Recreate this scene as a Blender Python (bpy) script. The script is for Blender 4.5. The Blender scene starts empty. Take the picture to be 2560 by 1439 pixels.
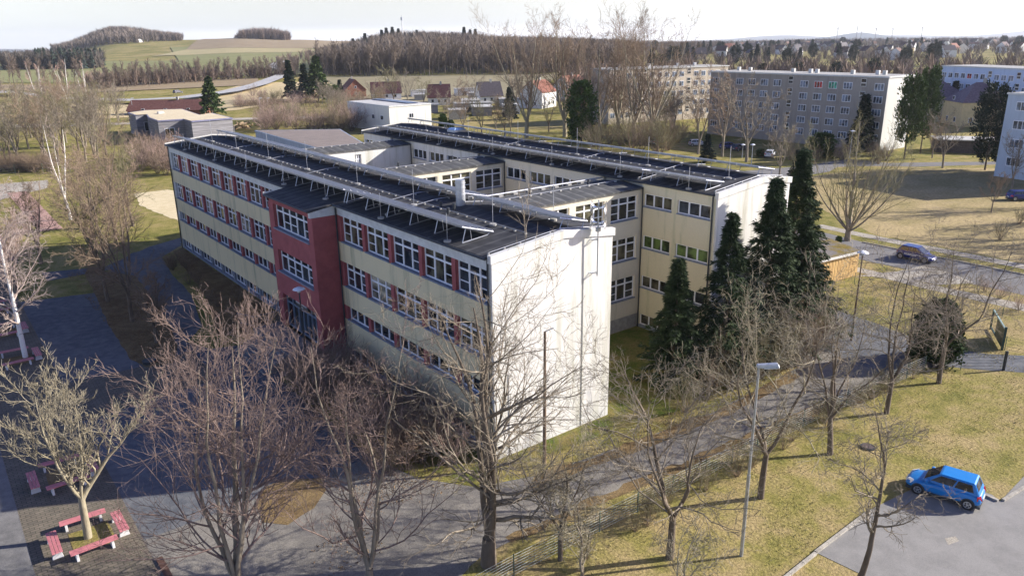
import bpy, math, random
import numpy as np
from mathutils import Vector, Matrix
R = math.radians
sc = bpy.context.scene
# ------------------------------------------------------------------ camera
CAM = np.array([-23.2738, -31.9330, 23.4927]); YAW, PITCH, ROLL, FPX = 0.914019, 0.315663, -0.0135494, 1916.465
cy_, sy_, cp_, sp_ = math.cos(YAW), math.sin(YAW), math.cos(PITCH), math.sin(PITCH)
FW = np.array([cy_*cp_, sy_*cp_, -sp_]); R0 = np.array([sy_, -cy_, 0.]); U0 = np.cross(R0, FW)
cr_, sr_ = math.cos(ROLL), math.sin(ROLL)
RT = cr_*R0+sr_*U0; UP = -sr_*R0+cr_*U0
cd = bpy.data.cameras.new('camera'); cam = bpy.data.objects.new('camera', cd); sc.collection.objects.link(cam)
m = Matrix.Identity(4)
for i in range(3):
    m[i][0] = RT[i]; m[i][1] = UP[i]; m[i][2] = -FW[i]; m[i][3] = CAM[i]
cam.matrix_world = m
cd.sensor_width = 36; cd.lens = FPX/2560*36; cd.clip_start = .5; cd.clip_end = 30000
sc.camera = cam
# ------------------------------------------------------------------ world, sun, exposure
SUN_EL, SUN_AZ = R(25.0), R(-28.0)          # azimuth from +X, counter clockwise
sd = Vector((math.cos(SUN_EL)*math.cos(SUN_AZ), math.cos(SUN_EL)*math.sin(SUN_AZ), math.sin(SUN_EL)))
w = bpy.data.worlds.new('World'); sc.world = w; w.use_nodes = True
nt = w.node_tree; nt.nodes.clear()
o_ = nt.nodes.new('ShaderNodeOutputWorld'); bg = nt.nodes.new('ShaderNodeBackground'); sky = nt.nodes.new('ShaderNodeTexSky')
sky.sky_type = 'NISHITA'; sky.sun_disc = False; sky.sun_elevation = SUN_EL
sky.sun_rotation = math.pi/2-SUN_AZ; sky.air_density = 1.0; sky.dust_density = .7; sky.ozone_density = 1.8; sky.altitude = 300
tc = nt.nodes.new('ShaderNodeTexCoord'); sx = nt.nodes.new('ShaderNodeSeparateXYZ'); cx = nt.nodes.new('ShaderNodeCombineXYZ'); mx = nt.nodes.new('ShaderNodeMath')
mx.operation = 'MAXIMUM'; mx.inputs[1].default_value = .05
nt.links.new(tc.outputs['Generated'], sx.inputs[0]); nt.links.new(sx.outputs[0], cx.inputs[0]); nt.links.new(sx.outputs[1], cx.inputs[1])
nt.links.new(sx.outputs[2], mx.inputs[0]); nt.links.new(mx.outputs[0], cx.inputs[2]); nt.links.new(cx.outputs[0], sky.inputs[0])
gm_ = nt.nodes.new('ShaderNodeGamma'); gm_.inputs[1].default_value = 1.45; nt.links.new(sky.outputs[0], gm_.inputs[0]); tn = nt.nodes.new('ShaderNodeMix'); tn.data_type = 'RGBA'; tn.blend_type = 'MULTIPLY'; tn.inputs[0].default_value = 1.; tn.inputs[7].default_value = (1.14, .93, 1.08, 1); nt.links.new(gm_.outputs[0], tn.inputs[6]); nt.links.new(tn.outputs[2], bg.inputs[0]); bg.inputs[1].default_value = .05; nt.links.new(bg.outputs[0], o_.inputs[0])
ld = bpy.data.lights.new('sun', 'SUN'); ld.energy = 5.0; ld.angle = R(.5); ld.color = (1, .945, .86)
lo = bpy.data.objects.new('sun', ld); sc.collection.objects.link(lo); lo.rotation_euler = sd.to_track_quat('Z', 'Y').to_euler()
vs = sc.view_settings; vs.view_transform = 'Standard'; vs.look = 'None'; vs.exposure = .96; vs.gamma = 1; vs.use_curve_mapping = False
sc.cycles.max_bounces = 5; sc.cycles.diffuse_bounces = 2; sc.cycles.glossy_bounces = 2; sc.cycles.transmission_bounces = 2
# ------------------------------------------------------------------ survey: photograph point -> world point
def ray(px, py): return FW+RT*(px-1280)/FPX-UP*(py-719.5)/FPX
def G(px, py, z=0.):
    d = ray(px, py); t = (z-CAM[2])/d[2]; return CAM+d*t
F2 = np.array([cy_, sy_]); R2 = np.array([sy_, -cy_])
DS = [0, 380, 480, 600, 800, 1000, 1200, 1350, 1500, 1700, 2100, 2600, 3500, 5200]
TAB = {  # column: photograph row of the ground at each distance in DS[1:]
 -300: [227, 206, 192, 172, 162, 156, 154, 152, 150, 149, 147, 144, 141],
 0:    [222, 203, 188, 166, 156, 151, 149, 148, 147, 146, 144, 141, 138],
 130:  [220, 202, 187, 163, 150, 139, 133, 129, 131, 138, 142, 138, 136],
 300:  [219, 200, 184, 160, 142, 118, 98, 82, 96, 112, 120, 122, 124],
 450:  [217, 198, 180, 156, 136, 114, 103, 100, 103, 110, 116, 118, 120],
 590:  [217, 196, 178, 153, 130, 106, 97, 98, 102, 110, 114, 116, 118],
 740:  [216, 194, 176, 150, 128, 108, 101, 101, 104, 110, 112, 114, 115],
 860:  [215, 193, 172, 142, 124, 112, 106, 104, 105, 108, 110, 110, 112],
 1000: [213, 191, 160, 118, 112, 112, 110, 108, 108, 108, 108, 108, 108],
 1130: [212, 189, 158, 120, 114, 113, 111, 109, 108, 107, 106, 106, 106],
 1280: [211, 188, 160, 132, 121, 116, 113, 111, 109, 107, 106, 105, 105],
 1700: [206, 183, 160, 141, 131, 126, 123, 121, 119, 117, 116, 115, 115],
 2100: [202, 177, 155, 137, 127, 120, 116, 113, 111, 109, 108, 108, 108],
 2560: [197, 170, 148, 130, 121, 115, 111, 109, 107, 105, 104, 104, 104],
 2900: [193, 166, 145, 127, 119, 113, 109, 107, 105, 103, 102, 102, 102]}
def _col(px):
    lo_, hi_ = -300., 719.
    for _ in range(30):
        mm = (lo_+hi_)/2
        if ray(px, mm)[2] > 0: lo_ = mm
        else: hi_ = mm
    d = ray(px, lo_); return (d[:2]@R2)/(d[:2]@F2)
TU = []; TZT = []
for px in sorted(TAB):
    TU.append(_col(px)); row = [0.]
    for D, py in zip(DS[1:], TAB[px]):
        d = ray(px, py); row.append(CAM[2]+d[2]*D/(d[:2]@F2))
    row[1] = min(row[1], 0.4) if px > 100 else row[1]
    TZT.append(row)
TU = np.array(TU); TZT = np.array(TZT)
def terr(x, y):
    v = np.array([x-CAM[0], y-CAM[1]]); D = v@F2
    if D < 230: return 0.
    u = min(max((v@R2)/D, TU[0]), TU[-1])
    i = min(max(int(np.searchsorted(TU, u))-1, 0), len(TU)-2); a = (u-TU[i])/(TU[i+1]-TU[i]); a = a*a*(3-2*a)
    dd = [230]+DS[1:]
    D = min(D, dd[-1]); j = min(max(int(np.searchsorted(dd, D))-1, 0), len(dd)-2); b = (D-dd[j])/(dd[j+1]-dd[j])
    z0 = TZT[i, j]*(1-b)+TZT[i, j+1]*b; z1 = TZT[i+1, j]*(1-b)+TZT[i+1, j+1]*b
    return float(z0*(1-a)+z1*a)
def at(px, D):
    d = ray(px, 150); u = (d[:2]@R2)/(d[:2]@F2); p = CAM[:2]+(F2+R2*u)*D
    return np.array([p[0], p[1], terr(p[0], p[1])])
def H(px, py):
    d = ray(px, py); d = d/np.linalg.norm(d); t = 20.
    while t < 6000:
        p = CAM+d*t
        if p[2] < terr(p[0], p[1]): break
        t *= 1.01
    p = CAM+d*t; p[2] = terr(p[0], p[1]); return p
def hgt(p, py):
    a, b = 0., (60. if math.hypot(p[0]-CAM[0], p[1]-CAM[1]) < 600 else 400.)
    for _ in range(40):
        mm = (a+b)/2; q = np.array([p[0], p[1], p[2]+mm])-CAM; yy = 719.5-FPX*(q@UP)/(q@FW)
        if yy > py: a = mm
        else: b = mm
    return a
# ------------------------------------------------------------------ materials
MATS = {}
def mat(name, col, rough=.85, var=.12, scale=3., col2=None, bump=0., bscale=None, spec=.3, metal=0., coat=0., stretch=None, mid=.5, width=.35):
    if name in MATS: return MATS[name]
    mt = bpy.data.materials.new(name); mt.use_nodes = True; n = mt.node_tree; b = n.nodes['Principled BSDF']
    b.inputs['Roughness'].default_value = rough; b.inputs['Specular IOR Level'].default_value = spec; b.inputs['Metallic'].default_value = metal
    if coat: b.inputs['Coat Weight'].default_value = coat; b.inputs['Coat Roughness'].default_value = .04
    t = n.nodes.new('ShaderNodeTexCoord'); mp = n.nodes.new('ShaderNodeMapping'); n.links.new(t.outputs['Object'], mp.inputs[0])
    if stretch: mp.inputs['Scale'].default_value = stretch
    nz = n.nodes.new('ShaderNodeTexNoise'); nz.inputs['Scale'].default_value = scale; nz.inputs['Detail'].default_value = 6; nz.inputs['Roughness'].default_value = .62
    n.links.new(mp.outputs[0], nz.inputs['Vector'])
    rp = n.nodes.new('ShaderNodeValToRGB'); n.links.new(nz.outputs[0], rp.inputs[0])
    c2 = col2 or tuple(max(0, c*(1-var*2)) for c in col); c1 = col if col2 else tuple(min(1, c*(1+var)) for c in col)
    rp.color_ramp.elements[0].position = mid-width/2; rp.color_ramp.elements[1].position = mid+width/2
    rp.color_ramp.elements[0].color = (*c2, 1); rp.color_ramp.elements[1].color = (*c1, 1)
    n.links.new(rp.outputs[0], b.inputs['Base Color'])
    if bump:
        bp = n.nodes.new('ShaderNodeBump'); bp.inputs['Strength'].default_value = bump; bp.inputs['Distance'].default_value = .05
        nb = n.nodes.new('ShaderNodeTexNoise'); nb.inputs['Scale'].default_value = bscale or scale*6; nb.inputs['Detail'].default_value = 4
        n.links.new(mp.outputs[0], nb.inputs['Vector']); n.links.new(nb.outputs[0], bp.inputs['Height']); n.links.new(bp.outputs[0], b.inputs['Normal'])
    MATS[name] = mt; return mt
def glass(name, col=(.02, .025, .03), rough=.04):
    if name in MATS: return MATS[name]
    mt = bpy.data.materials.new(name); mt.use_nodes = True; n = mt.node_tree; b = n.nodes['Principled BSDF']
    b.inputs['Roughness'].default_value = rough; b.inputs['Specular IOR Level'].default_value = .6
    t = n.nodes.new('ShaderNodeTexCoord'); nz = n.nodes.new('ShaderNodeTexNoise'); nz.inputs['Scale'].default_value = .9; nz.inputs['Detail'].default_value = 2
    n.links.new(t.outputs['Object'], nz.inputs['Vector']); rp = n.nodes.new('ShaderNodeValToRGB'); n.links.new(nz.outputs[0], rp.inputs[0])
    rp.color_ramp.elements[0].position = .4; rp.color_ramp.elements[1].position = .62
    rp.color_ramp.elements[0].color = (*[c*.35 for c in col], 1); rp.color_ramp.elements[1].color = (*[c*2.2 for c in col], 1)
    n.links.new(rp.outputs[0], b.inputs['Base Color']); MATS[name] = mt; return mt
def ground_mat(name, a, b_, c=None, s1=.05, s2=1.2, s3=9., bump=.5, rough=.95):
    """two large scale colours mixed by noise, broken up by a fine speckle"""
    if name in MATS: return MATS[name]
    mt = bpy.data.materials.new(name); mt.use_nodes = True; n = mt.node_tree; b = n.nodes['Principled BSDF']
    b.inputs['Roughness'].default_value = rough; b.inputs['Specular IOR Level'].default_value = .15
    t = n.nodes.new('ShaderNodeTexCoord')
    def noise(s, d=5):
        k = n.nodes.new('ShaderNodeTexNoise'); k.inputs['Scale'].default_value = s; k.inputs['Detail'].default_value = d; k.inputs['Roughness'].default_value = .65
        n.links.new(t.outputs['Object'], k.inputs['Vector']); return k
    n1, n2, n3 = noise(s1), noise(s2), noise(s3, 8)
    ad = n.nodes.new('ShaderNodeMath'); ad.operation = 'MULTIPLY_ADD'; ad.inputs[1].default_value = .55; n.links.new(n2.outputs[0], ad.inputs[0])
    ml = n.nodes.new('ShaderNodeMath'); ml.operation = 'MULTIPLY'; ml.inputs[1].default_value = .45; n.links.new(n1.outputs[0], ml.inputs[0]); n.links.new(ml.outputs[0], ad.inputs[2])
    r1 = n.nodes.new('ShaderNodeValToRGB'); n.links.new(ad.outputs[0], r1.inputs[0])
    r1.color_ramp.elements[0].position = .42; r1.color_ramp.elements[1].position = .58
    r1.color_ramp.elements[0].color = (*a, 1); r1.color_ramp.elements[1].color = (*b_, 1)
    r2 = n.nodes.new('ShaderNodeValToRGB'); n.links.new(n3.outputs[0], r2.inputs[0])
    r2.color_ramp.elements[0].position = .3; r2.color_ramp.elements[1].position = .68
    dk = c or (.55, .55, .55)
    r2.color_ramp.elements[0].color = (*dk, 1); r2.color_ramp.elements[1].color = (1.18, 1.15, 1.1, 1)
    mxn = n.nodes.new('ShaderNodeMix'); mxn.data_type = 'RGBA'; mxn.blend_type = 'MULTIPLY'; mxn.inputs[0].default_value = 1.
    n.links.new(r1.outputs[0], mxn.inputs[6]); n.links.new(r2.outputs[0], mxn.inputs[7]); n.links.new(mxn.outputs[2], b.inputs['Base Color'])
    bp = n.nodes.new('ShaderNodeBump'); bp.inputs['Strength'].default_value = bump; bp.inputs['Distance'].default_value = .12
    n.links.new(n3.outputs[0], bp.inputs['Height']); n.links.new(bp.outputs[0], b.inputs['Normal'])
    MATS[name] = mt; return mt
M_grass = ground_mat('dry_grass', (.20, .20, .045), (.33, .255, .10), s1=.035, s2=.45, s3=7, bump=.8)
M_grassfar = ground_mat('meadow_grass', (.31, .255, .11), (.44, .345, .18), s1=.02, s2=.2, s3=2.5, bump=.6)
M_soil = ground_mat('leaf_litter', (.16, .105, .05), (.25, .18, .09), s1=.1, s2=1.0, s3=12)
M_asph = ground_mat('asphalt', (.15, .148, .145), (.21, .205, .20), c=(.75, .75, .75), s1=.12, s2=1.6, s3=22, bump=.15, rough=.85)
M_asphy = ground_mat('shaded_yard_asphalt', (.095, .103, .118), (.16, .166, .175), c=(.8, .8, .8), s1=.12, s2=1.6, s3=22, bump=.15, rough=.85)  # building shade put into the colour: darker and bluer than the sunlit asphalt
M_asphd = ground_mat('sunlit_old_asphalt', (.19, .18, .165), (.26, .245, .22), c=(.65, .63, .6), s1=.15, s2=1.3, s3=14, bump=.25)  # soiled asphalt, with sunlight put into its lighter, warmer colour
M_road = ground_mat('street_asphalt', (.17, .168, .168), (.215, .21, .21), c=(.8, .8, .8), s1=.08, s2=1., s3=16, bump=.1)
M_gravel = ground_mat('pale_gravel', (.34, .31, .26), (.44, .41, .35), c=(.7, .7, .7), s1=.1, s2=1.3, s3=14)
M_sand = ground_mat('court_sand', (.56, .47, .29), (.64, .55, .36), c=(.85, .85, .85), s1=.1, s2=1., s3=9, bump=.3)
M_kerb = mat('kerb_stone', (.42, .39, .33), .9, .2, 4, bump=.3)
M_track = ground_mat('red_track', (.36, .22, .19), (.42, .28, .23), c=(.8, .8, .8), s1=.1, s2=1., s3=9, bump=.2)
def brick_mat():
    mt = bpy.data.materials.new('paving_bricks'); mt.use_nodes = True; n = mt.node_tree; b = n.nodes['Principled BSDF']; b.inputs['Roughness'].default_value = .9
    t = n.nodes.new('ShaderNodeTexCoord'); br = n.nodes.new('ShaderNodeTexBrick'); n.links.new(t.outputs['Object'], br.inputs[0])
    br.inputs['Scale'].default_value = 1.; br.inputs['Brick Width'].default_value = .42; br.inputs['Row Height'].default_value = .21; br.inputs['Mortar Size'].default_value = .018
    br.inputs['Color1'].default_value = (.25, .205, .15, 1); br.inputs['Color2'].default_value = (.185, .155, .115, 1); br.inputs['Mortar'].default_value = (.09, .085, .05, 1)
    nz = n.nodes.new('ShaderNodeTexNoise'); nz.inputs['Scale'].default_value = 1.4; n.links.new(t.outputs['Object'], nz.inputs['Vector'])
    mxn = n.nodes.new('ShaderNodeMix'); mxn.data_type = 'RGBA'; mxn.blend_type = 'MULTIPLY'; mxn.inputs[0].default_value = .6
    n.links.new(br.outputs[0], mxn.inputs[6]); n.links.new(nz.outputs[0], mxn.inputs[7]); n.links.new(mxn.outputs[2], b.inputs['Base Color'])
    bp = n.nodes.new('ShaderNodeBump'); bp.inputs['Strength'].default_value = .4; n.links.new(br.outputs[1], bp.inputs['Height']); bp.invert = True
    n.links.new(bp.outputs[0], b.inputs['Normal']); return mt
M_brick = brick_mat()
def roof_mat(name, axis, period, base, seam):
    mt = bpy.data.materials.new(name); mt.use_nodes = True; n = mt.node_tree; b = n.nodes['Principled BSDF']; b.inputs['Roughness'].default_value = .8; b.inputs['Specular IOR Level'].default_value = .25
    t = n.nodes.new('ShaderNodeTexCoord'); s = n.nodes.new('ShaderNodeSeparateXYZ'); n.links.new(t.outputs['Object'], s.inputs[0])
    d = n.nodes.new('ShaderNodeMath'); d.operation = 'DIVIDE'; d.inputs[1].default_value = period; n.links.new(s.outputs[axis], d.inputs[0])
    f = n.nodes.new('ShaderNodeMath'); f.operation = 'FRACT'; n.links.new(d.outputs[0], f.inputs[0])
    rp = n.nodes.new('ShaderNodeValToRGB'); n.links.new(f.outputs[0], rp.inputs[0]); e = rp.color_ramp.elements
    e[0].position = 0; e[0].color = (*seam, 1); e[1].position = .22; e[1].color = (*base, 1); k = e.new(.93); k.color = (*base, 1); k2 = e.new(1.); k2.color = (*seam, 1)
    nz = n.nodes.new('ShaderNodeTexNoise'); nz.inputs['Scale'].default_value = 1.3; nz.inputs['Detail'].default_value = 7; n.links.new(t.outputs['Object'], nz.inputs['Vector'])
    r2 = n.nodes.new('ShaderNodeValToRGB'); n.links.new(nz.outputs[0], r2.inputs[0]); r2.color_ramp.elements[0].position = .3; r2.color_ramp.elements[1].position = .7
    r2.color_ramp.elements[0].color = (.6, .6, .6, 1); r2.color_ramp.elements[1].color = (1.25, 1.25, 1.2, 1)
    mxn = n.nodes.new('ShaderNodeMix'); mxn.data_type = 'RGBA'; mxn.blend_type = 'MULTIPLY'; mxn.inputs[0].default_value = 1.
    n.links.new(rp.outputs[0], mxn.inputs[6]); n.links.new(r2.outputs[0], mxn.inputs[7]); n.links.new(mxn.outputs[2], b.inputs['Base Color'])
    return mt
M_roof = roof_mat('bitumen_roof', 1, 1.0, (.048, .048, .052), (.095, .095, .095))
M_roofx = roof_mat('bitumen_roof_connector', 0, 1.0, (.085, .085, .085), (.165, .165, .16))
def stained(name, base, stain, amt=.5, sc_=.5):
    """plaster with vertical run-off stains"""
    mt = bpy.data.materials.new(name); mt.use_nodes = True; n = mt.node_tree; b = n.nodes['Principled BSDF']; b.inputs['Roughness'].default_value = .9; b.inputs['Specular IOR Level'].default_value = .2
    t = n.nodes.new('ShaderNodeTexCoord'); mp = n.nodes.new('ShaderNodeMapping'); n.links.new(t.outputs['Object'], mp.inputs[0]); mp.inputs['Scale'].default_value = (1.6, 1.6, .16)
    nz = n.nodes.new('ShaderNodeTexNoise'); nz.inputs['Scale'].default_value = sc_; nz.inputs['Detail'].default_value = 7; nz.inputs['Roughness'].default_value = .7; n.links.new(mp.outputs[0], nz.inputs['Vector'])
    rp = n.nodes.new('ShaderNodeValToRGB'); n.links.new(nz.outputs[0], rp.inputs[0]); e = rp.color_ramp.elements
    e[0].position = .33; e[0].color = (*stain, 1); e[1].position = .33+.3*amt; e[1].color = (*base, 1)
    n2 = n.nodes.new('ShaderNodeTexNoise'); n2.inputs['Scale'].default_value = 14; n2.inputs['Detail'].default_value = 3; n.links.new(t.outputs['Object'], n2.inputs['Vector'])
    r2 = n.nodes.new('ShaderNodeValToRGB'); n.links.new(n2.outputs[0], r2.inputs[0]); r2.color_ramp.elements[0].color = (.86, .86, .86, 1); r2.color_ramp.elements[1].color = (1.08, 1.08, 1.08, 1)
    mxn = n.nodes.new('ShaderNodeMix'); mxn.data_type = 'RGBA'; mxn.blend_type = 'MULTIPLY'; mxn.inputs[0].default_value = 1.
    n.links.new(rp.outputs[0], mxn.inputs[6]); n.links.new(r2.outputs[0], mxn.inputs[7]); n.links.new(mxn.outputs[2], b.inputs['Base Color'])
    MATS[name] = mt; return mt
M_yellow = stained('yellow_plaster', (.72, .63, .40), (.44, .42, .27), .5)
M_red = mat('red_plaster', (.35, .10, .10), .9, .1, 1.2, bump=.15)
M_reddk = mat('dark_red_plaster', (.30, .055, .06), .9, .1, 1.2, bump=.15)
M_white = stained('white_plaster', (.68, .665, .62), (.44, .43, .34), .6)
M_cream = stained('cream_plaster', (.72, .66, .52), (.55, .52, .40), .4)
M_fascia = mat('fascia_board', (.62, .63, .60), .7, .08, 2)
M_plinth = mat('grey_plinth', (.24, .27, .31), .9, .15, 1.5)
M_sill = mat('sill_sheet', (.22, .25, .31), .6, .1, 4)
M_frame = mat('white_pvc', (.85, .86, .88), .4, .03, 5)
M_glass = glass('window_glass'); M_glassw = glass('window_glass_warm', (.06, .055, .035)); M_glassg = glass('window_glass_green', (.06, .095, .022))
M_glassb = glass('sky_reflection_glass', (.10, .13, .17), .08); M_blind = glass('drawn_blind', (.22, .20, .15), .1); M_alu = mat('aluminium', (.50, .51, .53), .38, .06, 3, metal=.55)  # M_glassb: reflected sky put into the pane colour
M_steel = mat('galvanised_steel', (.45, .47, .49), .45, .1, 5, metal=.6)
M_dark = mat('dark_metal', (.05, .055, .06), .5, .1, 5)
M_panel = mat('collector_glass', (.33, .33, .33), .25, .08, 3, spec=.9, coat=.6)
M_panelb = mat('collector_back', (.38, .37, .34), .7, .15, 2)
M_conc = mat('concrete', (.38, .37, .34), .9, .15, 2.5, bump=.2)
# ------------------------------------------------------------------ mesh helpers
COL = sc.collection
def link(name, me, parent=None, loc=None):
    o = bpy.data.objects.new(name, me); COL.objects.link(o)
    if parent: o.parent = parent
    if loc is not None: o.location = loc
    return o
def tag(o, label=None, cat=None, group=None, kind=None):
    if label: o['label'] = label
    if cat: o['category'] = cat
    if group: o['group'] = group
    if kind: o['kind'] = kind
    return o
def empty(name, loc, rz=0, label=None, cat=None, group=None):
    o = bpy.data.objects.new(name, None); COL.objects.link(o); o.location = [float(v) for v in loc]; o.rotation_euler = (0, 0, rz); o.empty_display_size = .2
    return tag(o, label, cat, group)
class Fr:
    """local frame: s along, t outward, z up"""
    def __init__(s, o, a, n): s.o, s.a, s.n = Vector(o), Vector(a).normalized(), Vector(n).normalized()
    def p(s, u, t, z): return s.o+s.a*u+s.n*t+Vector((0, 0, z))
class MB:
    def __init__(s): s.v = []; s.f = []; s.m = []; s.mats = []
    def mi(s, mt):
        if mt not in s.mats: s.mats.append(mt)
        return s.mats.index(mt)
    def face(s, pts, mt):
        k = len(s.v); s.v += [tuple(p) for p in pts]; s.f.append(tuple(range(k, k+len(pts)))); s.m.append(s.mi(mt)); return s
    def hexa(s, c, mt):
        k = len(s.v); s.v += [tuple(p) for p in c]; i = s.mi(mt)
        for f in ((0, 3, 2, 1), (4, 5, 6, 7), (0, 1, 5, 4), (1, 2, 6, 5), (2, 3, 7, 6), (3, 0, 4, 7)): s.f.append(tuple(k+q for q in f)); s.m.append(i)
        return s
    def box(s, x0, x1, y0, y1, z0, z1, mt):
        return s.hexa([(x0, y0, z0), (x1, y0, z0), (x1, y1, z0), (x0, y1, z0), (x0, y0, z1), (x1, y0, z1), (x1, y1, z1), (x0, y1, z1)], mt)
    def fbox(s, F, u0, u1, t0, t1, z0, z1, mt):
        return s.hexa([F.p(u, t, z) for z in (z0, z1) for u, t in ((u0, t0), (u1, t0), (u1, t1), (u0, t1))], mt)
    def bar(s, a, b, r, mt, n=4, r2=None):
        a, b = Vector(a), Vector(b); d = (b-a)
        if d.length < 1e-6: return s
        d.normalize(); u = d.orthogonal().normalized(); v = d.cross(u); k = len(s.v); i = s.mi(mt); r2 = r if r2 is None else r2
        for c, rr in ((a, r), (b, r2)):
            for j in range(n):
                t = 2*math.pi*(j+.5)/n; s.v.append(tuple(c+u*math.cos(t)*rr+v*math.sin(t)*rr))
        for j in range(n): s.f.append((k+j, k+(j+1) % n, k+n+(j+1) % n, k+n+j)); s.m.append(i)
        s.f.append(tuple(k+n-1-j for j in range(n))); s.m.append(i); s.f.append(tuple(k+n+j for j in range(n))); s.m.append(i)
        return s
    def prism(s, poly, d, mt):
        """polygon extruded along the vector d"""
        k = len(s.v); n = len(poly); i = s.mi(mt); d = Vector(d); s.v += [tuple(p) for p in poly]+[tuple(Vector(p)+d) for p in poly]
        s.f.append(tuple(range(k+n-1, k-1, -1))); s.f.append(tuple(range(k+n, k+2*n))); s.m += [i, i]
        for j in range(n): s.f.append((k+j, k+(j+1) % n, k+n+(j+1) % n, k+n+j)); s.m.append(i)
        return s
    def build(s, name, parent=None, smooth=False, bevel=0, loc=None):
        me = bpy.data.meshes.new(name); me.from_pydata(s.v, [], s.f)
        for mt in s.mats: me.materials.append(mt)
        me.polygons.foreach_set('material_index', s.m)
        if smooth: me.polygons.foreach_set('use_smooth', [True]*len(s.f))
        me.update(); o = link(name, me, parent, loc)
        if bevel:
            b = o.modifiers.new('bevel', 'BEVEL'); b.width = bevel; b.segments = 1; b.limit_method = 'ANGLE'
        return o
def npmesh(name, verts, quads, mt, smooth=True, tris=None):
    me = bpy.data.meshes.new(name); nv = len(verts); nq = len(quads); ntr = 0 if tris is None else len(tris)
    me.vertices.add(nv); me.vertices.foreach_set('co', np.ascontiguousarray(verts, dtype=np.float32).ravel())
    me.loops.add(nq*4+ntr*3); me.polygons.add(nq+ntr)
    li = quads.ravel() if ntr == 0 else np.concatenate([quads.ravel(), tris.ravel()])
    me.loops.foreach_set('vertex_index', li.astype(np.int32))
    st = np.concatenate([np.arange(nq)*4, nq*4+np.arange(ntr)*3]).astype(np.int32)
    me.polygons.foreach_set('loop_start', st)
    me.polygons.foreach_set('loop_total', np.concatenate([np.full(nq, 4), np.full(ntr, 3)]).astype(np.int32))
    me.materials.append(mt); me.update(calc_edges=True)
    if smooth: me.polygons.foreach_set('use_smooth', np.ones(nq+ntr, dtype=bool))
    return me
# ------------------------------------------------------------------ terrain and ground sheets
def terrain():
    us = np.linspace(-1.15, 1.15, 150); ds = np.concatenate([[-60, 0, 60, 120, 180, 229], np.linspace(232, 1000, 60), np.linspace(1010, 1800, 60), np.linspace(1850, 5200, 34), [7000]])
    V = []
    for d in ds:
        for u in us:
            if d < 230: q = CAM[:2]+F2*d+R2*u*300; z = 0
            else: q = CAM[:2]+F2*d+R2*u*d; z = terr(q[0], q[1])
            V.append((q[0], q[1], z))
    # widen: the strip before 230 m keeps the width of the 230 m row
    nu, nd = len(us), len(ds); i = np.arange((nd-1)*(nu-1)); a = (i//(nu-1))*nu+i % (nu-1)
    Q = np.stack([a, a+1, a+nu+1, a+nu], 1)
    me = npmesh('ground', np.array(V), Q, M_ground); return tag(link('ground', me), kind='structure')
def ground_field_mat():
    mt = bpy.data.materials.new('ground'); mt.use_nodes = True; n = mt.node_tree; b = n.nodes['Principled BSDF']; b.inputs['Roughness'].default_value = .95; b.inputs['Specular IOR Level'].default_value = .1
    t = n.nodes.new('ShaderNodeTexCoord')
    def noise(s, d=6):
        k = n.nodes.new('ShaderNodeTexNoise'); k.inputs['Scale'].default_value = s; k.inputs['Detail'].default_value = d; k.inputs['Roughness'].default_value = .65
        n.links.new(t.outputs['Object'], k.inputs['Vector']); return k
    a, c, d3 = noise(.03), noise(.5), noise(6, 8)
    ad = n.nodes.new('ShaderNodeMath'); ad.operation = 'ADD'; n.links.new(a.outputs[0], ad.inputs[0]); n.links.new(c.outputs[0], ad.inputs[1])
    hf = n.nodes.new('ShaderNodeMath'); hf.operation = 'MULTIPLY'; hf.inputs[1].default_value = .5; n.links.new(ad.outputs[0], hf.inputs[0])
    rp = n.nodes.new('ShaderNodeValToRGB'); n.links.new(hf.outputs[0], rp.inputs[0]); e = rp.color_ramp.elements
    e[0].position = .42; e[0].color = (.165, .17, .042, 1); e[1].position = .60; e[1].color = (.39, .31, .15, 1); k = e.new(.5); k.color = (.28, .25, .08, 1)
    r2 = n.nodes.new('ShaderNodeValToRGB'); n.links.new(d3.outputs[0], r2.inputs[0]); r2.color_ramp.elements[0].position = .3; r2.color_ramp.elements[1].position = .7
    r2.color_ramp.elements[0].color = (.5, .5, .5, 1); r2.color_ramp.elements[1].color = (1.25, 1.2, 1.15, 1)
    mxn = n.nodes.new('ShaderNodeMix'); mxn.data_type = 'RGBA'; mxn.blend_type = 'MULTIPLY'; mxn.inputs[0].default_value = 1.
    n.links.new(rp.outputs[0], mxn.inputs[6]); n.links.new(r2.outputs[0], mxn.inputs[7]); n.links.new(mxn.outputs[2], b.inputs['Base Color'])
    bp = n.nodes.new('ShaderNodeBump'); bp.inputs['Strength'].default_value = .8; bp.inputs['Distance'].default_value = .1; n.links.new(d3.outputs[0], bp.inputs['Height']); n.links.new(bp.outputs[0], b.inputs['Normal'])
    return mt
M_ground = ground_field_mat(); terrain()
rj = random.Random(5)
def sheet(name, pts, z, mt, jag=.0, px=False, label=None):
    P = [tuple(G(*p)[:2]) if px else p for p in pts]; Q = []
    for i in range(len(P)):
        a, b = np.array(P[i]), np.array(P[(i+1) % len(P)]); L = np.linalg.norm(b-a); n_ = max(1, int(L/.8)) if jag else 1
        for k in range(n_):
            q = a+(b-a)*k/n_
            if jag and k: q = q+np.array([rj.gauss(0, jag), rj.gauss(0, jag)])
            Q.append((q[0], q[1], z))
    m_ = MB().face(Q, mt); o = m_.build(name); return tag(o, label, kind='structure')
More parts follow.
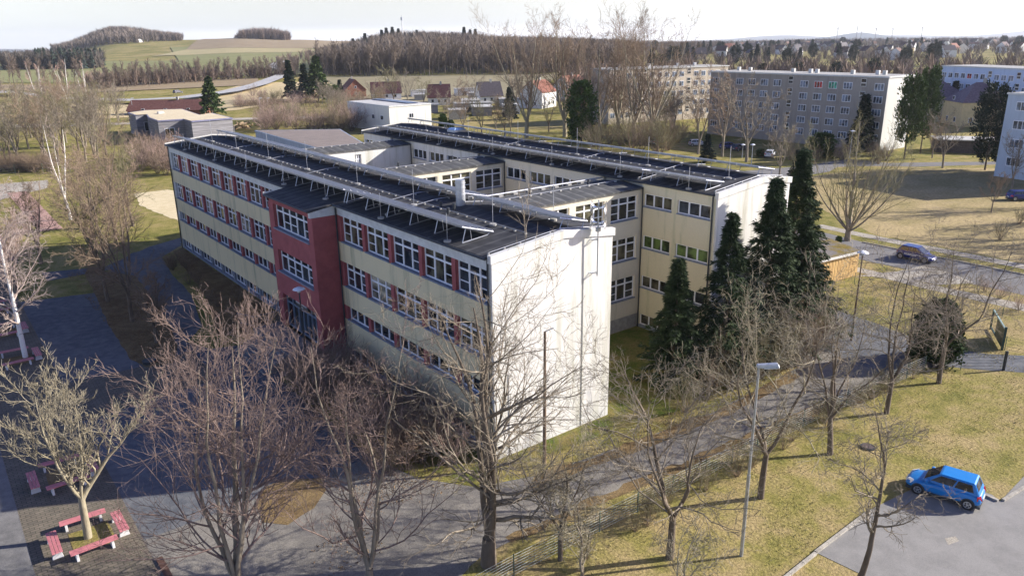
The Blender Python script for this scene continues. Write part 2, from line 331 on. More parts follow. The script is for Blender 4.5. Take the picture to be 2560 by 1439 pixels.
# far fields draped over the terrain
def drape(name, rows, mt, dz=.35, nu=40, nd=14, label=None):
    """rows: list of (px_left, D_left, px_right, D_right) edges from near to far"""
    V = []; grid = []
    for k in range(len(rows)-1):
        for j in range(nd + (1 if k == len(rows)-2 else 0)):
            t = j/nd; a = [rows[k][q]*(1-t)+rows[k+1][q]*t for q in range(4)]; grid.append(a)
    for a in grid:
        p0, p1 = at(a[0], a[1]), at(a[2], a[3])
        for i in range(nu+1):
            s = i/nu; q = p0*(1-s)+p1*s; V.append((q[0], q[1], terr(q[0], q[1])+dz))
    n1 = nu+1; nr = len(grid); i = np.arange((nr-1)*nu); a = (i//nu)*n1+i % nu
    me = npmesh(name, np.array(V), np.stack([a, a+1, a+n1+1, a+n1], 1), mt); return tag(link(name, me), label, kind='structure')
def ribbon(name, pts, wd, mt, dz=.05, flat=False):
    P = []
    for i in range(len(pts)-1):
        for k in range(8): P.append(np.array(pts[i])*(1-k/8)+np.array(pts[i+1])*k/8)
    P.append(np.array(pts[-1])); V = []
    for i, p in enumerate(P):
        d = P[min(i+1, len(P)-1)]-P[max(i-1, 0)]; nn = np.array([-d[1], d[0]])/max(1e-6, math.hypot(d[0], d[1]))
        for s in (-.5, -.17, .17, .5):
            q = p[:2]+nn*wd*s; V.append((q[0], q[1], terr(q[0], q[1])+dz))
    Q = [(4*i+j, 4*i+j+1, 4*i+5+j, 4*i+4+j) for i in range(len(P)-1) for j in range(3)]
    me = npmesh(name, np.array(V), np.array(Q), mt); return tag(link(name, me), kind='structure')
F_brown = ground_mat('ploughed_field', (.26, .20, .125), (.30, .24, .15), c=(.85, .85, .85), s1=.004, s2=.05, s3=.5, bump=.2)
F_green = ground_mat('winter_green_field', (.19, .20, .075), (.23, .225, .10), c=(.88, .88, .88), s1=.004, s2=.03, s3=.4, bump=.2)
F_tan = ground_mat('stubble_field', (.40, .34, .18), (.34, .30, .16), c=(.85, .85, .85), s1=.01, s2=.06, s3=.5, bump=.2)
F_khaki = ground_mat('khaki_field', (.235, .21, .125), (.275, .24, .15), c=(.85, .85, .85), s1=.004, s2=.05, s3=.5, bump=.2)
F_bank = ground_mat('dry_bank', (.58, .47, .28), (.46, .38, .21), c=(.7, .7, .7), s1=.03, s2=.3, s3=2)
drape('field', [(-250, 350, 640, 420), (-250, 400, 640, 480)], F_brown, label='brown ploughed field between the belt of trees and the curving road')
drape('field', [(-300, 420, 760, 520), (-300, 1000, 860, 760)], F_green, label='green winter field climbing to the hill')
drape('field', [(450, 760, 860, 760), (430, 1150, 890, 1200)], F_green, dz=.5)
drape('field', [(380, 960, 880, 960), (520, 1150, 600, 1150)], F_tan, dz=.7)
drape('field', [(470, 1080, 900, 1030), (520, 1500, 900, 1500)], F_brown, dz=.9)
drape('field', [(880, 300, 1330, 290), (800, 480, 1400, 480)], F_khaki, dz=.3, label='khaki field behind the white gabled houses')
# ================================================================== the school
S = empty('school_building', (0, 0, 0), 0, 'large school with yellow bands, red entrance tower, white end walls and dark flat roofs', 'building')
PI = math.pi
def window(F, u0, u1, z0, z1, t, kind, parent, gm=M_glass, sill=True, far=False):
    """t = outward position of the frame plane; returns window (frame) > pane, sill"""
    f = MB(); w_ = u1-u0; h_ = z1-z0; fw = .07; T = .05
    def bar(a, b, c, d, tt=T): f.fbox(F, a, b, t-.02, t+tt, c, d, M_frame)
    bar(u0, u1, z0, z0+fw, T); bar(u0, u1, z1-fw, z1); bar(u0, u0+fw, z0+fw, z1-fw); bar(u1-fw, u1, z0+fw, z1-fw)
    nc = {'big': 3, 'short': 3, 'plain3': 3, 'ris': 5, 'two': 2, 'block': 2, 'block3': 3}[kind]
    cuts = [u0+w_*k/nc for k in range(1, nc)]
    for c in cuts: bar(c-.06, c+.06, z0+fw, z1-fw)
    if kind in ('big', 'ris'):
        zt = z1-h_*.29; bar(u0+fw, u1-fw, zt-.055, zt+.055, T+.003)
        cols = [u0]+cuts+[u1]; sel = (0, 2) if kind == 'big' else (0, 2, 3)
        for k in sel:
            a, b = cols[k]+.06, cols[k+1]-.06; zm = z0+(zt-z0)*.47; bar(a, b, zm-.025, zm+.025, T-.01)
    o = f.build('window', parent)
    g = MB().fbox(F, u0+.02, u1-.02, t-.05, t-.01, z0+.02, z1-.02, gm).build('pane', o)
    if sill: MB().fbox(F, u0-.05, u1+.05, t, .07, z0-.10, z0-.005, M_sill).build('sill', o)
    return o
# --- front wing: facade plane x=0, facing -x, along +y
FF = Fr((0, 0, 0), (0, 1, 0), (-1, 0, 0))
REC = -.27                                   # window recess
LROWS = [(9.58, 11.48, 'big'), (6.20, 8.03, 'big'), (3.60, 4.62, 'short'), (.30, 1.22, 'short')]
rightp = [(.165, .34), (3.58, 3.98), (7.26, 7.66), (11.08, 11.49), (14.75, 15.16), (18.4, 19.02)]
leftp = [(27.1, 27.35), (30.1, 30.55), (33.7, 34.12), (37.43, 37.86), (41.0, 41.42), (44.6, 45.02), (48.2, 48.62), (51.7, 52.1), (55.45, 55.86), (59.05, 59.45), (62.2, 63.03)]
core = MB()
core.box(.33, 8.9, .15, 62.9, 0, 12.05, M_cream); core.build('inner_wall', S)
wb = MB(); fb = MB(); pb = MB(); rp_ = MB()
for a, b in ((.165, 19.02), (27.1, 63.03)):
    wb.fbox(FF, a, b, -.33, 0, 8.03, 9.48, M_yellow); wb.fbox(FF, a, b, -.33, 0, 4.62, 6.10, M_yellow); wb.fbox(FF, a, b, -.33, 0, 1.22, 3.50, M_yellow)
    fb.fbox(FF, a, b, -.33, .02, 11.48, 12.16, M_fascia)
    pb.fbox(FF, a, b, -.33, -.03, -.3, .2, M_plinth)
tag(wb.build('wall', S), 'yellow plaster bands streaked with grey green stains'); fb.build('fascia', S)
for P in (rightp, leftp):
    for k, (a, b) in enumerate(P):
        MB().fbox(FF, a, b, -.335, -.004, 3.4, 11.6, M_fascia if a < .2 or b > 63 else M_red).build('pillar', S)
        pb.fbox(FF, a, b, -.33, -.035, .2, 1.22, M_plinth)
pb.build('plinth', S)
rw = random.Random(3)
for P in (rightp, leftp):
    for (a0, a1), (b0, b1) in zip(P, P[1:]):
        for r, (z0, z1, kd) in enumerate(LROWS):
            gm = rw.choice([M_glass, M_glass, M_glass, M_glassw, M_glassw, M_blind]) if r < 2 else M_glass
            window(FF, a1, b0, z0, z1, REC, kd, S, gm)
# corner pier and gable wall (facing -y)
def gable(x0, x1, y, ze0, zr, ze1, xr, mt_, th=.16):
    g = MB(); g.prism([(x0, y, -.4), (x1, y, -.4), (x1, y, ze1-.33), (xr, y, zr-.33), (x0, y, ze0-.33)], (0, th, 0), mt_); gw = g.build('gable_wall', S)
    f = MB(); f.prism([(x0-.12, y-.10, ze0-.38), (xr, y-.10, zr-.38), (x1+.12, y-.10, ze1-.38), (x1+.12, y-.10, ze1+.08), (xr, y-.10, zr+.08), (x0-.12, y-.10, ze0+.08)], (0, .32, 0), M_white); f.build('verge_board', S); return gw
GW = gable(-.02, 9.09, 0, 12.33, 12.92, 12.42, 5.19, M_white)
GW['label'] = 'blank white end wall of the front wing'
GW = gable(22.40, 31.42, 2.5, 12.45, 13.02, 12.58, 28.0, M_white)
GW['label'] = 'blank white end wall of the rear wing behind the spruces'
def roof(x0, x1, xr, y0, y1, ze0, zr, ze1):
    g = MB(); n = 24
    for (a, za, b, zb) in ((x0, ze0, xr, zr), (xr, zr, x1, ze1)):
        g.hexa([(a, y0, za-.16), (b, y0, zb-.16), (b, y1, zb-.16), (a, y1, za-.16), (a, y0, za), (b, y0, zb), (b, y1, zb), (a, y1, za)], M_roof)
    g.build('roof', S)
    g = MB(); g.bar((x0-.06, y0, ze0-.09), (x0-.06, y1, ze0-.09), .075, M_dark, 8); g.bar((x1+.06, y0, ze1-.09), (x1+.06, y1, ze1-.09), .075, M_dark, 8); g.build('gutter', S)
roof(-.22, 9.25, 5.19, .23, 63.1, 12.30, 12.88, 12.38)
roof(22.22, 31.6, 28.0, 2.73, 57.9, 12.42, 13.0, 12.55)
MB().prism([(-.25, 63.1, 12.0), (5.2, 63.1, 12.6), (9.3, 63.1, 12.1), (9.3, 63.1, 12.5), (5.2, 63.1, 13.0), (-.25, 63.1, 12.42)], (0, .12, 0), M_white).build('verge_board', S)
MB().prism([(22.2, 57.9, 12.1), (28, 57.9, 12.7), (31.6, 57.9, 12.2), (31.6, 57.9, 12.66), (28, 57.9, 13.12), (22.2, 57.9, 12.54)], (0, .12, 0), M_white).build('verge_board', S)
MB().box(8.9, 9.05, .16, 63, 0, 12.05, M_cream).box(.0, 9.05, 62.9, 63.05, 0, 12.05, M_cream).build('rear_wall', S)
# --- risalit (stair tower with the entrance)
RF = Fr((-1.9, 0, 0), (0, 1, 0), (-1, 0, 0)); g = MB()
y0, y1 = 19.02, 27.35; wy0, wy1 = 19.85, 26.35
g.box(-1.9, 0, y0, y0+.25, -.2, 11.42, M_red); g.box(-1.9, 0, y1-.25, y1, -.2, 11.42, M_red)
g.fbox(RF, y0+.25, wy0, -.4, 0, -.2, 11.72, M_red); g.fbox(RF, wy1, y1-.25, -.4, 0, -.2, 11.72, M_red)
for a, b in ((11.40, 11.72), (7.72, 9.40), (4.05, 5.92)): g.fbox(RF, wy0, wy1, -.4, -.002, a, b, M_red)
g.build('stair_tower_wall', S)['label'] = 'projecting red stair tower over the entrance'
f = MB(); f.prism([(-2.05, y0-.05, 11.45), (0, y0-.05, 11.45), (0, y0-.05, 12.22), (-2.05, y0-.05, 12.0)], (0, .3, 0), M_fascia); f.build('fascia', S)
f = MB(); f.hexa([(-2.15, y0-.1, 11.86), (-.21, y0-.1, 12.15), (-.21, y1+.1, 12.15), (-2.15, y1+.1, 11.86), (-2.15, y0-.1, 12.02), (-.21, y0-.1, 12.305), (-.21, y1+.1, 12.305), (-2.15, y1+.1, 12.02)], M_roof); f.build('roof', S)
MB().box(-2.18, -.1, y1+.04, y1+.16, 11.9, 12.16, M_white).build('verge_board', S)
MB().bar((-2.2, y0, 11.93), (-2.2, y1, 11.93), .07, M_dark, 8).build('gutter', S)
for z0, z1 in ((9.5, 11.40), (5.97, 7.72)):
    window(RF, wy0, wy1, z0, z1, -.3, 'ris', S); MB().fbox(RF, wy0-.1, wy1+.1, -.3, .12, z0-.12, z0-.006, M_sill).build('sill', S)
g = MB()                                              # glazed entrance
g.fbox(RF, wy0-.0, wy1+.6-.6, -.42, -.40, 1.2, 4.05, M_glass)
d = g.build('entrance_glazing', S); f = MB()
M_fr2 = mat('grey_frame', (.20, .25, .32), .5, .06, 4)
for y in (wy0+.03, wy0+.9, wy0+1.7, wy0+2.5, wy0+3.3, wy0+4.3, wy0+5.3, wy1-.03): f.fbox(RF, y-.04, y+.04, -.40, -.30, 1.2, 4.05, M_fr2)
for z in (1.24, 3.3, 4.0): f.fbox(RF, wy0, wy1, -.40, -.295, z-.05, z+.05, M_fr2)
f.build('door_frame', d)
sg = MB(); sg.fbox(RF, 22.0, 24.4, -.28, -.24, 3.42, 4.0, M_dark); sb = sg.build('sign_board', S); sb['label'] = 'dark name board with pale lettering over the entrance'
def text(body, size, loc, rot, mt, parent, name='lettering', sx_=1.):
    c = bpy.data.curves.new(name, 'FONT'); c.body = body; c.size = size; c.extrude = .006; c.align_x = 'CENTER'; c.materials.append(mt)
    tmp = bpy.data.objects.new('tmp', c); COL.objects.link(tmp); bpy.context.view_layer.update()
    me = bpy.data.meshes.new_from_object(tmp.evaluated_get(bpy.context.evaluated_depsgraph_get())); bpy.data.objects.remove(tmp); me.materials.clear(); me.materials.append(mt)
    o = link(name, me, parent, loc); o.rotation_euler = rot; o.scale = (sx_, 1, 1); return o
M_let = mat('pale_lettering', (.55, .62, .62), .6, .05, 4)
for z, u0, u1, k in ((3.78, 22.2, 24.25, 15), (3.55, 22.9, 23.5, 7)):     # unreadable in the photograph: two lines of letter strokes
    f = MB()
    for i in range(k):
        a = u1-(u1-u0)*i/k; f.fbox(RF, a-(u1-u0)/k*.65, a, -.24, -.233, z-.06, z+.06 + (.03 if i % 4 == 0 else 0), M_let)
    f.build('lettering', sb)
# entrance platform, steps, rails
M_conc_ = M_conc; M_conc = mat('dark_step_concrete', (.17, .175, .185), .9, .15, 2.5); g = MB(); g.box(-4.2, -1.55, 19.3, 27.6, -.1, 1.18, M_conc)
for k in range(6): g.box(-4.2-.32*(k+1), -4.2-.32*k, 20.4, 26.6, -.1, 1.18-.17*(k+1), M_conc)
for k in range(3): g.box(-1.9, -1.6, 19.6, 26.9, 1.18, 1.2, M_conc)
M_conc = M_conc_; st = g.build('entrance_steps'); tag(st, 'concrete entrance landing with wide steps in front of the red stair tower', 'steps')
M_rail = mat('rail_blue', (.10, .13, .17), .5, .1, 4)
g = MB(); P = [(-1.95, 27.5), (-4.1, 27.5), (-4.9, 29.2)]
for a, b in zip(P, P[1:]):
    g.bar((*a, 2.15), (*b, 2.15), .03, M_rail, 6); g.bar((*a, 1.35), (*b, 1.35), .02, M_rail, 5)
    n_ = int(math.dist(a, b)/.13)
    for k in range(n_+1): t = k/n_; x, y = a[0]+(b[0]-a[0])*t, a[1]+(b[1]-a[1])*t; g.bar((x, y, 1.2 if k % 8 else .6), (x, y, 2.15), .010 if k % 8 else .025, M_rail, 4)
tag(g.build('guard_railing'), 'dark barred railing along the left side of the entrance landing', 'railing')
g = MB(); g.bar((-4.1, 23.9, 1.18), (-4.1, 23.9, 2.1), .025, M_rail, 6); g.bar((-6.0, 23.9, .0), (-6.0, 23.9, 1.0), .025, M_rail, 6); g.bar((-3.8, 23.9, 2.15), (-4.1, 23.9, 2.1), .03, M_rail, 6); g.bar((-4.1, 23.9, 2.1), (-6.1, 23.9, 1.0), .03, M_rail, 6)
tag(g.build('handrail'), 'single dark handrail running down the middle of the entrance steps', 'handrail')
# --- rear wing: west facade x=22.4 facing -x
BF = Fr((22.4, 0, 0), (0, 1, 0), (-1, 0, 0)); M_w2 = stained('rear_yellow_plaster', (.66, .60, .42), (.45, .45, .28), .45)
g = MB(); g.box(22.7, 31.2, 2.66, 57.8, 0, 12.1, M_cream); g.build('inner_wall', S)
BROWS = [(10.42, 11.45), (6.98, 8.02), (3.6, 4.6), (.28, 1.22)]
segs = [(2.66, 9.96, M_w2, [(3.12, 6.26), (6.86, 9.72)]), (14.4, 28.3, M_cream, [(14.0+3.6*k+.72, 17.6+3.6*k) for k in range(4)]), (32.8, 46.2, M_white, [(32.4+3.6*k+.45, 36+3.6*k-.2) for k in range(4)]), (50.8, 57.8, M_white, [(51.2, 54), (54.8, 57.4)])]
segs[1] = (14.4, 28.3, M_cream, [(24.95-3.6*k-.0, 27.95-3.6*k) for k in range(4)]); segs[2] = (32.8, 46.2, M_white, [(42.85-3.55*k, 45.75-3.55*k) for k in range(4)])
for a, b, mt_, ws in segs:
    g = MB(); zz = [-.2]+[v for r in BROWS[::-1] for v in (r[0]-.1, r[1])]+[12.2]
    g.fbox(BF, a, b, -.3, 0, -.2, .18, M_plinth)
    for k in range(2, len(zz), 2): g.fbox(BF, a, b, -.3, 0, zz[k], zz[k+1], mt_)
    ws = sorted(w0 for w0 in ws if w0[0] > a)
    edges = [a]+[v for w0 in ws for v in w0]+[b]
    for k in range(0, len(edges), 2):
        for z0, z1 in BROWS:
            if edges[k+1] > edges[k]: g.fbox(BF, edges[k], edges[k+1], -.3, -.003, z0-.1, z1, mt_)
    g.build('wall', S)
    for r, (z0, z1) in enumerate(BROWS):
        if a > 10 and r > 1: continue
        for k, (u0, u1) in enumerate(ws):
            window(BF, u0, u1, z0, z1, -.16, 'plain3', S, M_glassg if (r == 1 and a < 5) else (M_glassw if k % 2 else M_glass))
# --- connectors (walls face -y)
def connector(y0, y1, x0, x1, bays, mt_, rows=((9.5, 11.35), (6.12, 7.98), (2.75, 4.62))):
    CF = Fr((0, y0, 0), (1, 0, 0), (0, -1, 0)); g = MB()
    g.box(x0, x1, y0+.3, y1, 0, 11.6, mt_); zz = [1.2]+[v for r in rows[::-1] for v in (r[0]-.1, r[1])]+[11.82]
    g.fbox(CF, x0, x1, -.3, -.04, -.2, 1.2, M_conc)
    for k in range(0, len(zz), 2): g.fbox(CF, x0, x1, -.3, 0, zz[k], zz[k+1], mt_)
    edges = [x0]+[v for b in bays for v in b]+[x1]
    for k in range(0, len(edges), 2):
        for z0, z1 in rows: g.fbox(CF, edges[k], edges[k+1], -.3, -.003, z0-.1, z1, mt_)
    g.build('wall', S)
    for r, (z0, z1) in enumerate(rows):
        for k, (a, b) in enumerate(bays):
            if r > 0 and y0 > 20: continue
            window(CF, a, b, z0, z1, -.2, 'big', S, M_glassw if (k+r) % 2 else M_glass)
    ym = (y0+y1)/2; g = MB()
    for (a, za, b, zb) in ((y0-.15, 11.92, ym, 12.14), (ym, 12.14, y1+.15, 11.92)):
        g.hexa([(x0, a, za-.14), (x1, a, za-.14), (x1, b, zb-.14), (x0, b, zb-.14), (x0, a, za), (x1, a, za), (x1, b, zb), (x0, b, zb)], M_roofx)
    g.build('roof', S)
connector(9.96, 14.4, 9.05, 22.4, [(11.55, 14.55), (15.2, 18.2), (18.92, 21.92)], M_cream)
connector(28.3, 32.8, 9.05, 22.4, [(11.35, 14.6), (15.15, 18.4), (19.0, 22.08)], M_cream)
connector(46.2, 50.8, 9.05, 22.4, [(15.25, 16.0)], M_white)
# wires and rails on the connector roofs
for y0, y1 in ((9.96, 14.4), (28.3, 32.8), (46.2, 50.8)):
    g = MB(); ym = (y0+y1)/2; g.bar((9.3, ym, 12.25), (22.3, ym, 12.25), .018, M_alu, 4)
    for k in range(14): g.box(9.5+k, 9.68+k, ym-.07, ym+.07, 12.12, 12.24, M_conc)
    g.build('lightning_conductor', S)
g = MB(); g.bar((9.3, 14.45, 12.14), (22.3, 14.45, 12.14), .06, M_alu, 6)
for k in range(9): g.box(9.8+k*1.4, 10.2+k*1.4, 14.2, 14.5, 11.93, 12.08, M_conc)
g.build('cable_tray', S)
for (x, y) in ((13.1, 12.9), (19.2, 12.9), (12.2, 31.2), (18.2, 31.2)):
    MB().bar((x, y, 11.95), (x, y, 12.5), .09, M_dark, 8).bar((x, y, 12.5), (x, y, 12.55), .12, M_dark, 8).build('vent_pipe', S)
# downpipes
for (x, y, z) in ((.0-.1, .28, 12.1), (-.12, 18.85, 12.0), (22.3, 9.8, 11.9), (22.3, 28.15, 11.9), (22.3, 46.05, 11.9), (-.1, 62.8, 12.1), (22.3, 2.9, 12.2)):
    MB().bar((x, y, 0), (x, y, z), .055, M_dark if x > -1 else M_dark, 8).build('downpipe', S)
# roof fittings on the front wing
g = MB(); g.bar((5.0, 10.25, 12.7), (5.0, 10.25, 14.55), .32, M_steel, 20); g.bar((5.0, 10.25, 13.55), (5.0, 10.25, 13.62), .35, M_steel, 20); g.bar((5.0, 10.25, 14.0), (5.0, 10.25, 14.06), .35, M_steel, 20); g.bar((5, 10.25, 14.3), (5, 10.25, 14.38), .35, M_steel, 20)
g.build('flue', S)['label'] = 'wide round steel flue on the near roof'
for (x, y) in ((3.9, 11.0), (4.1, 9.7), (3.3, 9.2), (5.6, 44.5), (4.9, 40.0), (6.0, 46.0)):
    zz = 12.3+.58*x/5.19 if x < 5.19 else 12.88-.5*(x-5.19)/4; MB().bar((x, y, zz-.05), (x, y, zz+.42), .10, M_dark, 8).build('vent_pipe', S)
def rz_front(x): return 12.30+(x+.22)/5.41*.58 if x < 5.19 else 12.88-.5*(x-5.19)/4.06
def rz_rear(x): return 12.42+(x-22.22)/5.78*.58 if x < 28 else 13.0-.45*(x-28)/3.6
for (x0, ya, yb, f_) in ((3.6, 1.5, 62, rz_front), (26.3, 4, 57, rz_rear)):
    g = MB(); g.bar((x0, ya, f_(x0)+.1), (x0, yb, f_(x0)+.1), .014, M_alu, 4)
    for k in range(int(yb-ya)): g.box(x0-.06, x0+.06, ya+k, ya+k+.12, f_(x0)-.02, f_(x0)+.09, M_conc)
    g.build('lightning_conductor', S)
for (ya, x0, x1, f_) in ((.42, .1, 8.8, rz_front), (2.95, 22.6, 31, rz_rear), (12.6, .6, 8.6, rz_front), (15.4, .6, 8.6, rz_front), (30, .6, 8.6, rz_front), (40, .6, 8.6, rz_front), (50, .6, 8.6, rz_front), (10.6, 22.6, 31, rz_rear), (20, 22.6, 31, rz_rear), (32, 22.6, 31, rz_rear)):
    g = MB(); n_ = 8
    for k in range(n_):
        a, b = x0+(x1-x0)*k/n_, x0+(x1-x0)*(k+1)/n_; g.bar((a, ya, f_(a)+.14), (b, ya, f_(b)+.14), .022, M_alu, 4); g.box(a-.05, a+.05, ya-.06, ya+.06, f_(a)-.02, f_(a)+.12, M_conc)
    g.build('lightning_conductor', S)
# --- solar collector racks on the roofs
def rack(x0, y0, y1, fz, label, lift=.94, wd=2.05, zl=None):
    """high edge at x0 (towards -x), low edge at x0+wd"""
    zb = fz(x0+.1); r = empty('solar_collector_rack', (x0, y0, zb), 0, label, 'solar rack', 'solar collector racks on the school roofs'); L = y1-y0
    zl = .22+fz(x0+wd-.1)-zb if zl is None else zl; zh = lift
    def P(s, y, o=0): return (s*wd, y, zh+(zl-zh)*s+o)
    n = max(1, int(round(L/2.05))); g = MB()
    for k in range(n):
        a, b = k*L/n+.03, (k+1)*L/n-.03
        g.hexa([P(0, a, -.09), P(1, a, -.09), P(1, b, -.09), P(0, b, -.09), P(0, a), P(1, a), P(1, b), P(0, b)], M_panelb)
        g.hexa([P(.03, a+.05, .001), P(.97, a+.05, .001), P(.97, b-.05, .001), P(.03, b-.05, .001), P(.03, a+.05, .012), P(.97, a+.05, .012), P(.97, b-.05, .012), P(.03, b-.05, .012)], M_panel)
    g.build('collector_panel', r); g = MB()
    for s in (.0, .25, .5, .75, 1.): g.hexa([P(s, 0, .013), (P(s, 0)[0]+.06, 0, P(s, 0)[2]+.0), (P(s, 0)[0]+.06, L, P(s, 0)[2]+.0), P(s, L, .013), P(s, 0, .07), (P(s, 0)[0]+.06, 0, P(s, 0)[2]+.06), (P(s, 0)[0]+.06, L, P(s, 0)[2]+.06), P(s, L, .07)], M_alu)
    for y in (0, L): g.bar(P(-.02, y, -.03), P(1.04, y, -.03), .045, M_alu, 4)
    g.build('mounting_rail', r)
    ns = max(2, int(round(L/2.9))+1)
    for k in range(ns):
        y = .05+(L-.1)*k/(ns-1); g = MB(); f0 = .04
        zr = lambda x: fz(x0+x)-zb+.05
        g.bar((-.02, y, zr(-.02)), (1.75, y, zr(1.75)), .032, M_alu, 4); g.bar((-.02, y, zr(0)), (.22, y, P(.11, y)[2]-.1), .032, M_alu, 4)
        g.bar((.62, y, zr(.62)), (.55, y, P(.27, y)[2]-.1), .026, M_alu, 4); g.bar((1.75, y, zr(1.75)), (wd*.93, y, P(.93, y)[2]-.1), .026, M_alu, 4)
        g.bar((.22, y, P(.11, y)[2]-.1), P(.95, y, -.1), .028, M_alu, 4)
        g.build('support_frame', r)
    return r
rack(.35, 3.2, 17.9, rz_front, 'near stretch of the solar rack at the front edge, in front of the round flue', .99)
rack(.35, 18.2, 61.5, rz_front, 'long solar rack along the front edge above the red pillared windows', .99)
rack(5.55, .75, 9.6, rz_front, 'short solar rack beside the horn mast near the white end wall', .70, zl=.22)
rack(5.55, 10.9, 62.3, rz_front, 'long solar rack along the inner edge of the front roof behind the flue', .70, zl=.22)
rack(22.55, 3.8, 9.3, rz_rear, 'short solar rack on the rear roof right of the connector junction', .84, zl=.46)
rack(22.55, 10.2, 55, rz_rear, 'long solar rack on the rear roof overlooking the inner courtyards', .84, zl=.46)
rack(28.35, 3.4, 56.8, rz_rear, 'long solar rack on the far edge of the rear roof with blue lit frames', .72, zl=.36)
def rod(x, y, fz, h, label):
    r = empty('lightning_rod', (x, y, fz(x)), 0, label, 'lightning rod', 'lightning rods on the school roofs')
    g = MB(); g.bar((0, 0, .1), (0, 0, h), .016, M_alu, 5); g.build('rod', r); MB().bar((0, 0, 0), (0, 0, .12), .22, M_conc, 12).build('base', r)
rods = [(3.5, 4.6, rz_front), (3.0, 13.0, rz_front), (3.6, 22.5, rz_front), (3.6, 32, rz_front), (3.6, 41, rz_front), (3.6, 50, rz_front), (3.6, 58, rz_front), (7.3, 3.4, rz_front), (26.3, 4.6, rz_rear), (26.3, 13, rz_rear), (26.3, 22, rz_rear), (26.3, 31, rz_rear), (26.3, 40, rz_rear), (26.3, 49, rz_rear), (-.0, 4.3, rz_front), (-.0, 12.2, rz_front), (-.0, 20.6, rz_front), (0., 28.5, rz_front), (0, 37, rz_front), (0, 46, rz_front), (0, 56, rz_front), (22.3, 5.2, rz_rear), (22.3, 12.4, rz_rear), (22.3, 21, rz_rear), (22.3, 30, rz_rear), (22.3, 40, rz_rear)]
for k, (x, y, f_) in enumerate(rods):
    where = ('front wing' if f_ is rz_front else 'rear wing'); line = 'outer edge' if x < .2 or 22 < x < 23 else 'middle'
    rod(x, y, f_, 2.5 if line == 'middle' else 1.7, f'thin pale rod at the {line} of the {where} roof, number {k+1} counted from the near end' if False else f'thin pale lightning rod on the {line} of the {where} roof')
# siren mast on the gable
r = empty('horn_mast', (7.45, -.42, 9.9), 0, 'grey mast with silver horn loudspeakers bolted to the corner of the white gable', 'mast')
MB().bar((0, 0, 0), (0, 0, 4.6), .045, M_steel, 8).build('pole', r)
for z in (.15, 2.2): MB().bar((0, 0, z), (-.25, .42, z-.0), .03, M_steel, 6).bar((0, 0, z), (.25, .42, z), .03, M_steel, 6).bar((-.3, .40, z), (.3, .40, z), .03, M_steel, 4).build('bracket', r)
M_horn = mat('horn_silver', (.72, .73, .75), .22, .05, 3, metal=.85)
for k, z in enumerate((3.25, 4.15)):
    seg = 20
    for (dx, dy) in ((.0, -1), (0, 1)):
        h_ = MB()
        prof = [(.05, .04), (.18, .07), (.3, .14), (.38, .26), (.42, .40)]
        for (d0, r0), (d1, r1) in zip(prof, prof[1:]):
            ang = R(25)*dy
            for j in range(seg):
                t0, t1 = 2*PI*j/seg, 2*PI*(j+1)/seg
                def q(d_, r_, t): v = Vector((math.cos(t)*r_, dy*d_, math.sin(t)*r_)); v.rotate(Matrix.Rotation(R(35), 3, 'Z')); return v+Vector((0, 0, z))
                h_.face([q(d0, r0, t0), q(d0, r0, t1), q(d1, r1, t1), q(d1, r1, t0)], M_horn)
        h_.build('horn', r, smooth=True)
MB().box(-.12, .12, -.1, .1, 2.72, 2.98, M_steel).build('control_box', r)
MB().bar((6.7, -.03, 0), (6.7, -.03, 9.8), .02, M_steel, 6).bar((1.0, -.03, 0), (1.0, -.03, 5.2), .02, M_steel, 6).build('conduit', S)
g = MB(); g.box(27.3, 29.0, 44.3, 45.9, 12.9, 13.2, M_white); g.hexa([(27.3, 44.3, 13.2), (29, 44.3, 13.2), (29, 45.9, 13.2), (27.3, 45.9, 13.2), (27.6, 44.6, 13.42), (28.7, 44.6, 13.42), (28.7, 45.6, 13.42), (27.6, 45.6, 13.42)], mat('dome_blue', (.45, .62, .85), .2, .1, 3)); g.build('roof_light', S)
